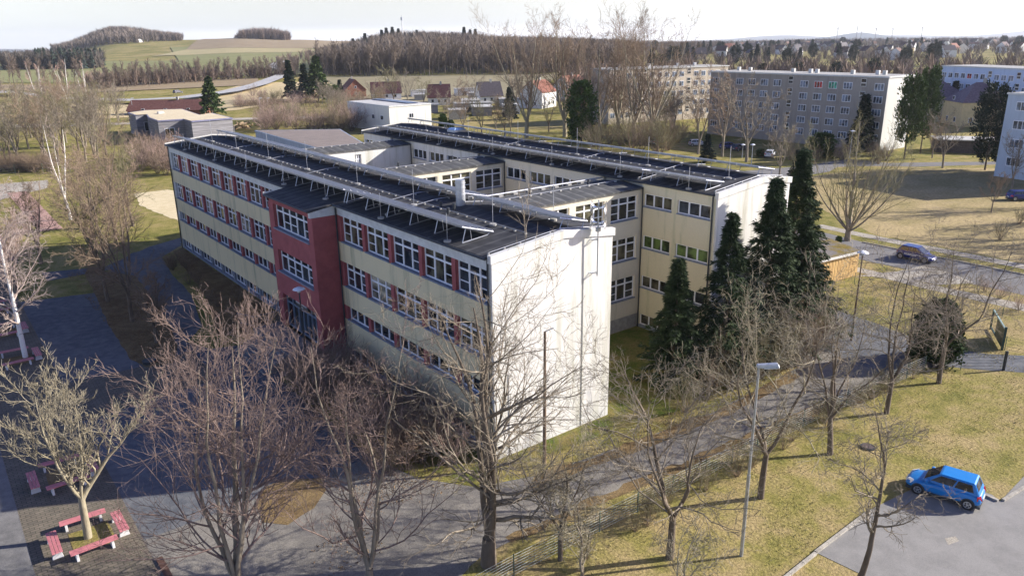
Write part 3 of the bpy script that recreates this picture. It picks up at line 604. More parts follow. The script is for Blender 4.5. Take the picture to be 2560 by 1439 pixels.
# ================================================================== other buildings
def block(name, label, p0, ang, L, dep, h, mwall, mgab, storeys, bays, z0=1.5, sh=2.8, kind='block3', ww=1.95, wh=1.45, roofm=None, zb=0., stair=(), group=None, cap=.25, nrow=None, chim=(), panes=None):
    """facade runs from p0 along angle ang, depth is to the left hand side (away from the viewer), facade normal on the right"""
    r = empty(name, (p0[0], p0[1], zb), 0, label, 'building', group)
    a = Vector((math.cos(ang), math.sin(ang), 0)); n = Vector((a.y, -a.x, 0)); F = Fr((0, 0, 0), a, n)
    g = MB(); g.fbox(F, 0, L, -dep, 0, -2, h, mwall); g.build('wall', r)
    g = MB(); g.fbox(F, L-.0, L+.08, -dep, .02, -2, h, mgab); g.fbox(F, -.08, 0, -dep, .02, -2, h, mgab); g.build('end_wall', r)
    g = MB(); g.fbox(F, -.25, L+.25, -dep-.2, .2, h, h+cap, M_fascia); g.fbox(F, .1, L-.1, -dep+.1, -.1, h+cap, h+cap+.05, roofm or M_conc); g.build('roof', r)
    for (u, t) in chim: MB().fbox(F, u, u+.75, -t-.6, -t, h+.2, h+1.15, M_white).build('chimney', r)
    rr = random.Random(int(L*7)); pitch = L/bays
    for st in range(storeys):
        for b in range(bays):
            if b in stair: continue
            u = (b+.5)*pitch; f = MB(); z = z0+sh*st
            f.fbox(F, u-ww/2, u+ww/2, -.02, .05, z, z+wh, M_frame)
            nc = 3 if kind == 'block3' else 2
            o = f.build('window', r); g = MB()
            for k in range(nc):
                gm = M_glassb
                if panes and (st, b) in panes: gm = panes[(st, b)]
                g.fbox(F, u-ww/2+.09+(ww-.09)*k/nc, u-ww/2+(ww-.09)*(k+1)/nc, .05, .065, z+.1, z+wh-.1, gm)
            g.build('pane', o)
        for b in stair:
            u = (b+.5)*pitch; z = z0+sh*st+1.0; g = MB()
            g.fbox(F, u-.6, u+.6, -.02, .05, z-.3, z+1.3, M_white); o = g.build('stair_window', r)
            MB().fbox(F, u-.5, u+.5, .05, .065, z+.55, z+1.2, M_glass).fbox(F, u-.5, u+.5, .05, .065, z-.2, z+.3, M_glass).build('pane', o)
    return r
M_p2 = stained('grey_panel_render', (.37, .335, .29), (.29, .26, .225), .7, .8); M_p2g = stained('pale_panel_render', (.62, .62, .58), (.5, .5, .47), .5)
M_p1 = stained('beige_panel_render', (.62, .54, .42), (.52, .45, .35), .6); M_p3 = stained('light_blue_render', (.50, .60, .76), (.42, .51, .66), .6); M_p4 = stained('pale_blue_grey_render', (.50, .57, .64), (.42, .48, .54), .5)
c_red = glass('red_curtain', (.28, .03, .03)); c_grn = glass('green_curtain', (.03, .26, .17))
# grey block: facade faces -x
block('apartment_block', 'long grey five storey apartment block with white three part windows', (134.2, 91.5), R(-90), 44.0, 10.5, 14.75, M_p2, M_p2g, 5, 13, z0=2.0, sh=2.55, stair=(1, 6, 11), chim=((3, 6), (7, 5), (18, 6), (23, 5), (24.6, 5), (33, 5), (38, 6), (39.5, 6)), panes={(4, 8): c_red, (4, 9): c_grn})
pp = G(1560, 300); q1 = G(1560, 176, 14.2)
a_ = G(1508, 176, 14.6); b_2 = G(1806, 166, 14.6)
b1 = block('apartment_block', 'beige five storey apartment block with balconies behind the tall bare trees', (a_[0]+1.5, a_[1]-1.), math.atan2(b_2[1]-a_[1], b_2[0]-a_[0]), float(np.hypot(*(b_2-a_)[:2])), 10, 14.6, M_p1, M_conc, 5, 16, z0=1.6, sh=2.65, stair=(4, 10), kind='block', ww=1.5, chim=((6, 5), (16, 5), (26, 5), (32, 5)))
a_ = G(2357, 166, 14); b_2 = G(2640, 178, 14)
block('apartment_block', 'light blue four storey apartment block far off at the right edge', a_[:2], math.atan2(b_2[1]-a_[1], b_2[0]-a_[0]), float(np.hypot(*(b_2-a_)[:2])), 12, 14, M_p3, M_p3, 4, 16, z0=2.6, sh=2.8, kind='block', ww=1.6, stair=(7, 11), panes={(3, 4): c_red, (2, 5): c_red, (1, 3): c_red})
a_ = np.array([121.2, 20.5]); u_ = G(2556, 233, 13.4)[:2]-a_; 
block('apartment_block', 'pale blue grey apartment block cut by the right edge of the photo', a_, R(-100), 16, 14, 13.5, M_p4, M_p4, 4, 3, z0=2.0, sh=3.0, ww=2.3, kind='block3')
# low flat buildings
def flatbox(name, label, poly, h, wallm, roofm, cap=.3, zb=0., capm=None, lower=None):
    r = empty(name, (poly[0][0], poly[0][1], zb), 0, label, 'building'); o = Vector((poly[0][0], poly[0][1], 0))
    P = [Vector((p[0], p[1], -2))-o for p in poly]
    MB().prism(P, (0, 0, h+2), wallm).build('wall', r)
    c = sum(P, Vector())/len(P); Q = [c+(p-c)*1.012 for p in P]
    MB().prism([Vector((p.x, p.y, h)) for p in Q], (0, 0, cap), capm or M_fascia).build('parapet', r)
    Q = [c+(p-c)*.97 for p in P]; MB().prism([Vector((p.x, p.y, h+cap)) for p in Q], (0, 0, .03), roofm).build('roof', r); return r
M_wood = mat('weathered_cladding', (.27, .26, .27), .85, .25, 1.2, stretch=(.15, .15, 6)); M_kroof = ground_mat('gravel_roof', (.55, .46, .30), (.62, .54, .38), c=(.85, .85, .85), s1=.1, s2=1.)
M_bcap = mat('blue_grey_capping', (.20, .20, .30), .5, .1, 3)
zk = 5.6
kp = [G(320, 281, zk), G(338, 287, zk), G(366, 285, zk), G(372, 293, zk), G(394, 301, zk), G(459, 297, zk), G(478, 302, zk), G(580, 294, zk), G(530, 282, zk), G(500, 287, zk), G(455, 272, zk), G(365, 275, zk)]
k_ = flatbox('kindergarten_building', 'grey timber clad flat building with gravel roof beyond the left end of the school', [p[:2] for p in kp], zk-.35, M_wood, M_kroof, capm=M_bcap)
def wallwin(r, pa, pb, u0, u1, z0, z1, nm='window'):
    o = Vector(r.location); a = Vector((pa[0], pa[1], 0))-Vector((o.x, o.y, 0)); b = Vector((pb[0], pb[1], 0))-Vector((o.x, o.y, 0)); d = (b-a).normalized(); n = Vector((d.y, -d.x, 0))
    F = Fr(a, d, n); f = MB()
    f.fbox(F, u0, u1, -.02, .05, z0, z1, M_frame); w_ = f.build(nm, r); mid = (u0+u1)/2
    MB().fbox(F, u0+.1, mid-.05, .05, .065, z0+.1, z1-.1, M_glass).fbox(F, mid+.05, u1-.1, .05, .065, z0+.1, z1-.1, M_glass).build('pane', w_)
wallwin(k_, kp[4], kp[5], 1.2, 3.5, 1.0, 3.6); wallwin(k_, kp[1], kp[2], 1.8, 3.8, 1.2, 3.6)
g = MB(); q = G(402, 284, zk); g.box(q[0]-k_.location.x-.7, q[0]-k_.location.x+.7, q[1]-k_.location.y-.7, q[1]-k_.location.y+.7, zk, zk+.5, M_white); g.build('roof_light', k_)
zg = 7.2; M_zinc = mat('zinc_cladding', (.30, .36, .44), .5, .12, 1.0, stretch=(3, 3, .1)); M_groof = ground_mat('brown_roof_felt', (.20, .17, .155), (.235, .20, .18), c=(.9, .9, .9), s1=.05, s2=.6, s3=6)
gp = [G(638, 326, zg), G(800, 372, zg), G(925, 368, zg), G(850, 323, zg)]
flatbox('sports_hall', 'low hall with brown felt roof and ribbed blue grey side behind the inner courtyards', [p[:2] for p in gp], zg-.3, M_zinc, M_groof, capm=M_zinc)
zw = 7.0; M_wroof = mat('grey_flat_roof', (.50, .49, .46), .8, .1, .6)
wc = G(972, 265.5, zw)
def along(p, ax, px):
    a, b = -80., 80.
    f = lambda t: (lambda q: 1280+FPX*(q@RT)/(q@FW))(np.array([p[0]+(t if ax == 0 else 0), p[1]+(t if ax == 1 else 0), p[2]])-CAM)-px
    for _ in range(50):
        mm = (a+b)/2
        if (f(mm) > 0) == (f(b) > 0): b = mm
        else: a = mm
    return mm
w1_, w2_ = along(wc, 0, 1077), along(wc, 1, 868)
wp = [np.array([wc[0], wc[1]+w2_]), wc[:2], np.array([wc[0]+w1_, wc[1]]), np.array([wc[0]+w1_, wc[1]+w2_])]
W_ = flatbox('flat_roofed_house', 'white flat roofed two storey building behind the rear wing', [p[:2] for p in wp], zw-.3, stained('cream_white_plaster', (.74, .72, .64), (.64, .62, .54)), M_wroof)
wallwin(W_, wp[1], wp[2], w1_*.46, w1_*.46+1.4, 3.6, 4.8); wallwin(W_, wp[0], wp[1], w2_*.6, w2_*.6+1.5, 3.2, 4.4); wallwin(W_, wp[0], wp[1], w2_*.8, w2_*.8+1.5, 3.2, 4.4)
o = Vector(W_.location); P = [(wc[0]+w1_*.55, wc[1]+w2_*.95), (wc[0]+w1_*.8, wc[1]+w2_*.95), (wc[0]+w1_*.8, wc[1]+w2_*.1), (wc[0]+w1_*.55, wc[1]+w2_*.1)]
MB().prism([Vector((p[0]-o.x, p[1]-o.y, zw+.12)) for p in P], (0, 0, .15), mat('blue_panels', (.03, .05, .12), .2, .1, 1)).build('solar_panel', W_)
# gabled houses
def house(label, p, ang, L, wd, hw, hr, wallm, roofm, wins=2, chim=True, hip=False, group=None, zb=None, name='house', det=True):
    """ridge along local x; L along ridge"""
    r = empty(name, (p[0], p[1], p[2] if zb is None else zb), ang, label, 'house', group); x, y = L/2, wd/2; e = .35 if det else .2
    g = MB()
    if hip: g.box(-x, x, -y, y, -2, hw, wallm)
    else: g.prism([(-x, -y, -2), (-x, y, -2), (-x, y, hw), (-x, 0, hr-.1), (-x, -y, hw)], (L, 0, 0), wallm)
    g.build('wall', r); g = MB(); k = (hr-hw)/y; t = .16
    if hip:
        rx = max(.1, x-y); b = [(-x-e, -y-e, hw), (x+e, -y-e, hw), (x+e, y+e, hw), (-x-e, y+e, hw)]; a, c = (-rx, 0, hr), (rx, 0, hr)
        g.face([b[0], b[1], c, a], roofm).face([b[1], b[2], c], roofm).face([b[2], b[3], a, c], roofm).face([b[3], b[0], a], roofm).face(b[::-1], roofm)
    else:
        for s in (-1, 1):
            A = [(-x-e, 0, hr), (x+e, 0, hr), (x+e, s*(y+e), hw-k*e), (-x-e, s*(y+e), hw-k*e)]
            g.hexa(A+[(q[0], q[1], q[2]+t) for q in A], roofm)
    ro = g.build('roof', r)
    if chim: MB().box(-.3+x*.2, .35+x*.2, -.3, .3, hr-.8, hr+1.1, M_conc).build('chimney', ro)
    if det:
        for sx in (-1, 1):
            for k in range(wins):
                yy = (k-(wins-1)/2)*wd/(wins+.6); o = MB().box(sx*x-.04, sx*x+.04, yy-.5, yy+.5, 1.0, 2.2, M_frame).build('window', r); MB().box(sx*x-.06, sx*x+.06, yy-.4, yy+.4, 1.1, 2.1, M_glass).build('pane', o)
            o = MB().box(sx*x-.04, sx*x+.04, -.5, .5, hw+.5, hw+1.5, M_frame).build('window', r); MB().box(sx*x-.06, sx*x+.06, -.4, .4, hw+.6, hw+1.4, M_glass).build('pane', o)
        for sy in (-1, 1):
            for k in range(3):
                xx = (k-1)*L/3.4; o = MB().box(xx-.55, xx+.55, sy*y-.04, sy*y+.04, 1.0, 2.2, M_frame).build('window', r); MB().box(xx-.45, xx+.45, sy*y-.06, sy*y+.06, 1.1, 2.1, M_glass).build('pane', o)
    return r
M_hw = mat('house_white', (.74, .73, .70), .9, .06, 1); M_maroon = mat('maroon_tiles', (.075, .03, .032), .7, .2, 2); M_tile = mat('orange_tiles', (.25, .10, .065), .8, .2, 2); M_darkroof = mat('slate_roof', (.06, .05, .06), .7, .2, 2)
M_hy = mat('house_yellow', (.62, .50, .27), .9, .08, 1); M_brickr = mat('orange_brick', (.28, .11, .07), .9, .2, 3); M_violet = mat('brown_violet_tiles', (.17, .12, .14), .5, .2, 2)
def hs(px, py, *a, **k): p = H(px, py); return house(a[0], p, *a[1:], **k)
hs(966, 250, 'white gabled house with long maroon roof and chimney at the edge of the khaki field', R(-25), 11.5, 8, 2.8, 6.8, M_hw, M_maroon)
hs(1098, 262, 'small white gabled house with steep maroon roof, gable lit by the sun', R(58-90), 8.0, 7.8, 3.0, 7.2, M_hw, M_maroon)
hs(1222, 258, 'cream gabled house with steep dark roof half hidden behind bare trees', R(-20), 8.5, 8, 3.0, 7.6, M_hw, M_darkroof)
hs(1345, 268, 'white house with bright orange tiled roof seen between the tall bare trees', R(20), 10, 9, 5.5, 9.0, M_hw, M_tile)
hs(884, 243, 'orange brick gabled barn beside the dark spruces', R(75), 11, 8.5, 3.2, 7.2, M_brickr, M_tile, wins=1)
hs(430, 286, 'long low house with orange tiled roof and two brick chimneys behind the timber building', R(-38), 26, 9, 1.6, 4.6, M_brickr, mat('dull_red_tiles', (.17, .075, .06), .8, .2, 2))
hs(2432, 312, 'yellow two storey house with hipped brown violet roof near the right edge', R(-40), 12, 10, 6.0, 10.8, M_hy, M_violet, hip=True)
hs(2330, 300, 'pale yellow house with hipped roof half hidden behind the pines', R(-40), 12, 11, 6.5, 11.0, mat('house_cream', (.66, .60, .44), .9, .08, 1), M_violet, hip=True)
hs(1425, 250, 'white house with dull red roof behind the ivy clad tree', R(15), 12, 9, 5, 9, M_hw, M_tile)
# garden sheds and garages near the khaki field
rg = random.Random(8)
for k, (px, py, L, dp, hh) in enumerate([(1030, 245, 9, 5, 2.6), (1068, 242, 7, 4, 2.5), (1140, 243, 9, 5, 3), (1172, 252, 8, 5, 2.8), (1140, 285, 12, 6, 3.0), (1115, 262, 11, 6, 2.6), (1200, 275, 12, 6, 2.8), (1230, 290, 9, 6, 2.7), (1165, 300, 7, 5, 2.7), (1300, 285, 8, 5, 2.6), (1062, 253, 6, 4, 2.3), (1250, 268, 10, 5, 2.6), (1095, 283, 5, 4, 2.6)]):
    p = H(px, py); r = empty('garden_shed', p, R(rg.choice([-32, -25, 60, 58])), 'low flat roofed shed or garage among the gardens behind the rear wing', 'shed', 'sheds and garages in the gardens')
    wm = rg.choice([M_hw, M_conc, M_hw, M_wood]); MB().box(0, L, 0, dp, -1, hh, wm).build('wall', r)
    g = MB(); g.box(-.3, L+.3, -.3, dp+.3, hh, hh+.18, M_wroof if k % 2 else M_conc); g.build('roof', r); MB().box(L*.3, L*.3+1.8, -.03, 0, 0, 2.0, M_dark if k % 3 else M_frame).build('door', r)
p = H(2395, 385); r = empty('garage_row', p, R(-55), 'row of low dark garages with grey felt roof under the pines at the right', 'garage'); MB().box(-4, 8, 0, 6, -1, 2.5, mat('dark_boards', (.10, .08, .07), .9, .2, 3)).build('wall', r); MB().box(-4.3, 8.3, -.3, 6.3, 2.5, 2.7, M_wroof).build('roof', r)
# vertical board shed by the street
M_board = mat('pine_boards', (.78, .54, .22), .75, .25, 1.2, col2=(.45, .28, .12), stretch=(6, 6, .3))
P = [(43.3, 6.3), (49.85, 5.55), (52.3, 11.0), (45.9, 12.6)]; r = empty('board_shed', (P[0][0], P[0][1], 0), 0, 'shed of vertical pine boards with moss on its grey roof beside the street', 'shed'); o = Vector((*P[0], 0))
g = MB()
for (a, b) in ((P[0], P[1]), (P[1], P[2])):
    a, b = Vector((*a, 0))-o, Vector((*b, 0))-o; n_ = int((b-a).length/.22)
    F = Fr(a, b-a, (b-a).cross(Vector((0, 0, 1)))); L = (b-a).length
    for k in range(n_): g.fbox(F, L*k/n_, L*(k+.72)/n_, -.03, .03 if k % 2 else .02, .05, 2.55, M_board)
    g.fbox(F, 0, L, -.10, -.031, .05, 2.5, M_board)
g.build('board_wall', r)
MB().prism([Vector((*p, 0))-o for p in [(43.6, 6.6), (49.5, 6.0), (52, 10.8), (46.1, 12.2)]], (0, 0, 2.5), M_wood).build('inner_wall', r)
M_moss = ground_mat('mossy_felt', (.20, .185, .175), (.20, .15, .03), c=(.7, .7, .7), s1=.35, s2=.7, s3=8)
MB().prism([Vector((*p, 2.56))-o for p in [(43.0, 6.1), (50.0, 5.3), (52.6, 11.1), (45.8, 12.9)]], (0, 0, .1), M_moss).build('roof', r)
MB().prism([Vector((*p, 2.5))-o for p in [(42.9, 6.0), (50.1, 5.2), (50.1, 5.28), (42.9, 6.08)]], (0, 0, .22), M_white).build('fascia', r)
# ================================================================== ground sheets of the site
pav = lambda a, z, m_, n='pavement', j=0., l=None: sheet(n, a, z, m_, j, label=l)
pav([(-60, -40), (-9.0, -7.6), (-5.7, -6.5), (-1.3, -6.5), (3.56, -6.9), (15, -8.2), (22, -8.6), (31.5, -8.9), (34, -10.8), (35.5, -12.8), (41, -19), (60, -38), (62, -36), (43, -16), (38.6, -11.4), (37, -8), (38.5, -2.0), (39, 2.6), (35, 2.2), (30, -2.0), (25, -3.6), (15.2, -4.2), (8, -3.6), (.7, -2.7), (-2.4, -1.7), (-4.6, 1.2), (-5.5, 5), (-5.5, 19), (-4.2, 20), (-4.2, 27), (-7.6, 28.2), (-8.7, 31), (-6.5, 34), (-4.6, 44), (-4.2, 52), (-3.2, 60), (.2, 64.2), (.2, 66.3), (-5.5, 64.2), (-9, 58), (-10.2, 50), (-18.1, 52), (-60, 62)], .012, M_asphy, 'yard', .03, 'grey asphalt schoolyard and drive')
pav([(-18.1, 28.3), (-13.4, 28.0), (-8.8, 28.8), (-9.1, 22), (-18.1, 21)], .022, M_brick, 'brick_paving')
pav([(-22.75, -12), (-18.12, -12), (-18.12, 70), (-22.75, 70)], .020, M_brick, 'brick_paving', l='brown brick paving strip under the benches')
pav([(-9.6, 58), (-7.4, 54), (-7.9, 44), (-8.6, 36), (-9.7, 30), (-10.8, 27.2), (-12.6, 27.6), (-13.2, 30), (-12.8, 40), (-12.0, 50), (-11.5, 58), (-10.6, 61)], .030, M_soil, 'lawn_island', .05)
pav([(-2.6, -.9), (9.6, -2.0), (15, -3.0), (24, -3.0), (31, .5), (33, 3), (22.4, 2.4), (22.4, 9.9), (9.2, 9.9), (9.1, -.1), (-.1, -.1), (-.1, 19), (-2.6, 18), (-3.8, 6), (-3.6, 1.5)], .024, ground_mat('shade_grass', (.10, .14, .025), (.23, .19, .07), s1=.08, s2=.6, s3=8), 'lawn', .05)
sheet('lawn_patch', [(700, 1200), (800, 1195), (815, 1225), (785, 1270), (720, 1312), (655, 1305), (640, 1265), (655, 1222)], .026, M_soil, .05, px=True)
pav([(-.1, 27.5), (-3.2, 27.8), (-6.2, 31), (-4.9, 36), (-3.2, 46), (-2.3, 56), (-1.5, 61.5), (-.1, 63)], .026, M_soil, 'planting_bed', .08)

pav([(56.2, -60), (62.8, -60), (62.7, 4), (63, 12), (64.5, 22), (70, 32), (80, 42), (93, 52), (88, 56), (76, 47), (66, 37), (60.5, 28), (57, 18), (55.8, 8.4)], .014, M_road, 'street', .0, 'grey asphalt street passing the board shed')
pav([(93, 52), (100, 49.9), (107.4, 47.6), (120.9, 46.9), (121.7, 39), (130, 33), (137, 27), (150, 12), (147, 10), (133.8, 25.6), (121.3, 33.5), (116.7, 39.0), (110.7, 43), (105, 41.2), (98, 41.7), (88, 41)], .018, M_road, 'parking_lane')
pav([(65.2, -60), (67.0, -60), (67.1, 5), (67, 12.2), (67.5, 20), (65.7, 20), (65.1, 10.9)], .016, M_gravel, 'sidewalk', .05)
pav([(51.2, -60), (53.2, -60), (53.2, -8.5), (52.6, 0), (52.9, 8), (51.3, 8), (51, -2)], .016, M_gravel, 'sidewalk', .05)
pav([(49.9, 5.5), (56, 3.2), (59, 3), (57.5, -1), (56.4, -3), (53, -1), (52.6, 2)], .022, M_gravel, 'driveway', .08)
sheet('sand_court', [(3.6, 78.4), (2.1, 92.7), (3.8, 104), (9, 104), (14, 92), (12.5, 78.0), (7, 76.5)], .02, M_sand, .1, label='pale sand volleyball court beyond the end of the school')
sheet('pavement', [(-14, 112.9), (-40, 117), (-40, 137), (-12.4, 130.2), (-5.1, 129), (-6.4, 119.8)], .02, M_gravel, .1)
sheet('running_track', [(-20, 128), (-16.5, 128), (-16.5, 70), (-20, 70)], .024, M_track, .03); sheet('running_track', [(-12.4, 119), (-9.6, 119), (-9.6, 84), (-12.4, 84)], .024, M_track, .03)
pav([(-15, 62), (-9, 60), (-3, 66), (3, 69), (10, 70), (10, 67.5), (2, 66.2), (-3.2, 62.5), (-7, 58.5), (-15, 58)], .018, M_asphy, 'path', .03)
ribbon('far_street', [(-40, 262), (-1, 246), (28, 229), (57, 218), (74, 208), (88, 196), (104, 176)], 7, M_gravel, .06)
rp0 = [at(-100, 350), at(60, 338), at(200, 326), at(310, 314), at(440, 325), at(560, 360), at(640, 408), at(700, 478), at(716, 530), at(706, 580), at(686, 630), at(690, 700), at(740, 780)]
ribbon('country_road', [p[:2] for p in rp0], 9, ground_mat('country_road_asphalt', (.34, .34, .34), (.42, .42, .42), c=(.9, .9, .9)), 1.5)
drape('bank', [(150, 345, 760, 400), (150, 405, 330, 395)], F_bank, dz=.2) if False else None
ribbon('bank', [at(-60, 296)[:2], at(150, 285)[:2], at(310, 279)[:2], at(450, 290)[:2], at(560, 322)[:2], at(650, 368)[:2], at(730, 440)[:2]], 50, F_bank, .12)
pav([(-18.1, -12), (-9, -7.7), (-5.7, -6.55), (-1.3, -6.45), (3.56, -6.85), (15, -8.15), (22, -8.55), (29, -8.8), (29.5, -2.2), (25, -3.65), (15.2, -4.25), (8, -3.65), (.7, -2.75), (-2.4, -1.75), (-4.6, 1.2), (-5.6, 5), (-18.1, 5)], .016, M_asphd, 'drive', .04, 'brownish worn asphalt drive, coloured as sunlit, passing the white end wall')
pav([(-.5, -3.6), (8, -4.6), (16, -5.0), (24, -4.6), (24, -3.7), (15.2, -4.2), (8, -3.6), (.7, -2.7)], .020, M_soil, 'leaf_strip', .12)
pav([(-4, -6.6), (4, -7.2), (15, -8.3), (22, -8.8), (22, -7.9), (15, -7.4), (4, -6.4), (-4, -6.1)], .020, M_soil, 'leaf_strip', .12)
pav([(-22.75, -20), (-60, -20), (-60, 60), (-22.75, 60)], .018, M_asph, 'yard', 0)  # part of the yard outside the building shade, sunlight put into its lighter colour
pav([(67.2, -60), (150, -60), (150, 5), (118, 35), (104, 40), (94, 41), (78, 28), (72, 20), (67.6, 13)], .008, M_grassfar, 'meadow', .1)
# car park at the lower right with kerbs
A_ = ground_mat('car_park_asphalt', (.215, .212, .205), (.27, .265, .255), c=(.82, .82, .82), s1=.12, s2=.8, s3=26, bump=.12)
park = [tuple(G(*q)[:2]) for q in ((2170, 1276), (2345, 1190), (2480, 1236), (2500, 1253), (2560, 1190), (2700, 1130), (2900, 1439), (2700, 1700), (2400, 1700), (2185, 1450), (2035, 1378))]
sheet('car_park', park, .016, A_)
def kerb(a, b, wd=.16, h=.12, up_=None):
    a, b = Vector((*a, 0)), Vector((*b, 0)); F = Fr(a, b-a, (b-a).cross(Vector((0, 0, 1)))); L = (b-a).length; n_ = max(1, int(L)); g = MB()
    for k in range(n_): g.fbox(F, L*k/n_+.01, L*(k+1)/n_-.01, 0, wd, -.1, h, M_kerb)
    o = g.build('kerb'); o['kind'] = 'structure'
for a, b in (tuple(tuple(G(*q)[:2]) for q in ((1900, 1490), (2035, 1382))), tuple(tuple(G(*q)[:2]) for q in ((2035, 1380), (2170, 1277))),  tuple(tuple(G(*q)[:2]) for q in ((2503, 1250), (2700, 1128))), tuple(tuple(G(*q)[:2]) for q in ((2460, 1236), (2497, 1252))), ((62.8, -50), (62.75, 12))): kerb(a, b, h=.07 if a[0] < -5 else .12)
M_rust = mat('rusty_edge', (.13, .07, .05), .9, .2, 3)
tag(MB().box(-18.05, -17.75, -6, 3.0, 0, .1, M_rust).build('timber_edging'), 'dark brown edging board along the brick paving at the bottom left', 'edging')
g = MB(); g.bar((18.1, -12.8, .0), (18.1, -12.8, .08), .42, M_dark, 16); g.bar((18.1, -12.8, .08), (18.1, -12.8, .10), .33, mat('manhole_iron', (.10, .075, .07), .7, .2, 6), 16); tag(g.build('manhole_cover'), 'round dark manhole cover in the grass near the blue car', 'manhole cover')
g = MB(); g.bar((-12.2, 28.3, .0), (-12.2, 28.3, .28), .45, M_dark, 14, .5); tag(g.build('manhole_cover'), 'dark round shaft cover at the tip of the lawn island in the shaded yard', 'manhole cover')
# ================================================================== benches
M_slat = mat('pink_bench_slats', (.53, .19, .20), .6, .12, 2.5); M_bfoot = mat('bench_foot_concrete', (.62, .61, .60), .85, .1, 4)
def bench(x, y, rz, label, group):
    r = empty('park_bench', (x, y, .02), rz, label, 'bench', group)
    for k in range(3): MB().box(-1.05, 1.05, -.235+.16*k, -.095+.16*k, .40, .45, M_slat).build('seat_plank', r, bevel=.008)
    for s in (-1, 1):
        g = MB(); g.prism([(s*.78-.06, -.24, .0), (s*.78-.06, .24, .0), (s*.78-.06, .17, .40), (s*.78-.06, -.17, .40)], (.12, 0, 0), M_bfoot); g.build('leg', r, bevel=.01)
    return r
M_bed = M_soil
for k, (cyy, who) in enumerate([(6.85, 'sunlit square around the pale tree'), (14.0, 'shaded square just beyond the sunlit one'), (35.5, 'shaded square around the white birch'), (43.0, 'shaded square beyond the birch'), (50.5, 'farthest shaded square on the left')]):
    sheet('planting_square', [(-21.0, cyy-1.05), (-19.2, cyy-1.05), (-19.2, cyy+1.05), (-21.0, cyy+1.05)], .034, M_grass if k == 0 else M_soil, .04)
    gname = 'pink slatted benches set in squares on the brick strip'
    for (dx, dy, rz, wh) in ((0, -1.42, R(2), 'near'), (0, 1.5, R(-3), 'far'), (-1.5, .05, R(90), 'left'), (1.42, -.05, R(91), 'right')):
        bench(-20.2+dx, cyy+dy, rz, f'pink bench, {wh} side of the {who}', gname)
# ================================================================== lamps, poles
def lamp(p, h, label, style='cobra', rz=0, pm=None, group=None):
    r = empty('street_lamp', p, rz, label, 'street lamp', group); pm = pm or M_steel
    MB().bar((0, 0, 0), (0, 0, h*.45), .085, pm, 10, .08).bar((0, 0, h*.45), (0, 0, h), .065, pm, 10, .05).build('pole', r)
    if style == 'cobra':
        g = MB(); g.hexa([(-.1, -.13, h-.05), (.85, -.2, h+.02), (.85, .2, h+.02), (-.1, .13, h-.05), (-.1, -.1, h+.12), (.80, -.15, h+.16), (.80, .15, h+.16), (-.1, .1, h+.12)], M_steel); o = g.build('lamp_head', r, bevel=.03)
        MB().hexa([(.2, -.15, h-.06), (.8, -.16, h-.03), (.8, .16, h-.03), (.2, .15, h-.06), (.2, -.16, h-.005), (.84, -.19, h+.015), (.84, .19, h+.015), (.2, .16, h-.005)], mat('lamp_bowl', (.6, .62, .62), .2, .05, 4)).build('lamp_bowl', o)
    else:
        g = MB(); g.bar((0, 0, h), (0, 0, h+.06), .45, M_frame, 18, .40); g.bar((0, 0, h+.06), (0, 0, h+.18), .40, M_frame, 18, .12); o = g.build('lamp_shade', r)
        MB().bar((0, 0, h-.22), (0, 0, h), .13, mat('lamp_bowl', (.6, .62, .62), .2, .05, 4), 12, .2).build('lamp_bowl', o)
    return r
lamp((3.88, -14.24, 0), 9.75, 'tall galvanised street lamp with a boxy head in the foreground grass', rz=R(-40))
M_wpole = mat('wooden_pole', (.20, .135, .09), .9, .2, 2, stretch=(3, 3, .3))
lamp((33.15, -3.29, 0), 7.3, 'lamp with flat white disc on a brown pole beside the board shed', 'disc', pm=M_wpole)
lamp((-3.3, 19.2, 0), 6.4, 'dark shaded lamp post in front of the red stair tower', 'disc', pm=M_dark)
r = empty('telegraph_pole', (1.86, -2.17, 0), 0, 'bare brown pole standing close to the white end wall', 'pole'); MB().bar((0, 0, 0), (.12, .1, 8.2), .11, M_wpole, 10, .07).build('pole', r); MB().bar((.12, .1, 8.2), (.45, -.25, 8.45), .03, M_steel, 6).build('bracket', r)
for (bx, by, ty, lb, st_) in ((1878, 412, 362, 'thin lamp with white disc behind the right end of the rear roof', 'disc'), (2122, 408, 328, 'thin lamp with white disc in front of the grey apartment block', 'disc'), (334, 288, 246, 'lamp post behind the timber clad building at the left', 'cobra'), (653, 292, 246, 'left of two lamp posts by the white car on the far street', 'cobra'), (672, 290, 246, 'right of two lamp posts by the white car on the far street', 'cobra'), (1855, 395, 362, 'thin pole on the meadow left of the disc lamp', 'disc')):
    p = G(bx, by); lamp(p, hgt(p, ty), lb, st_)
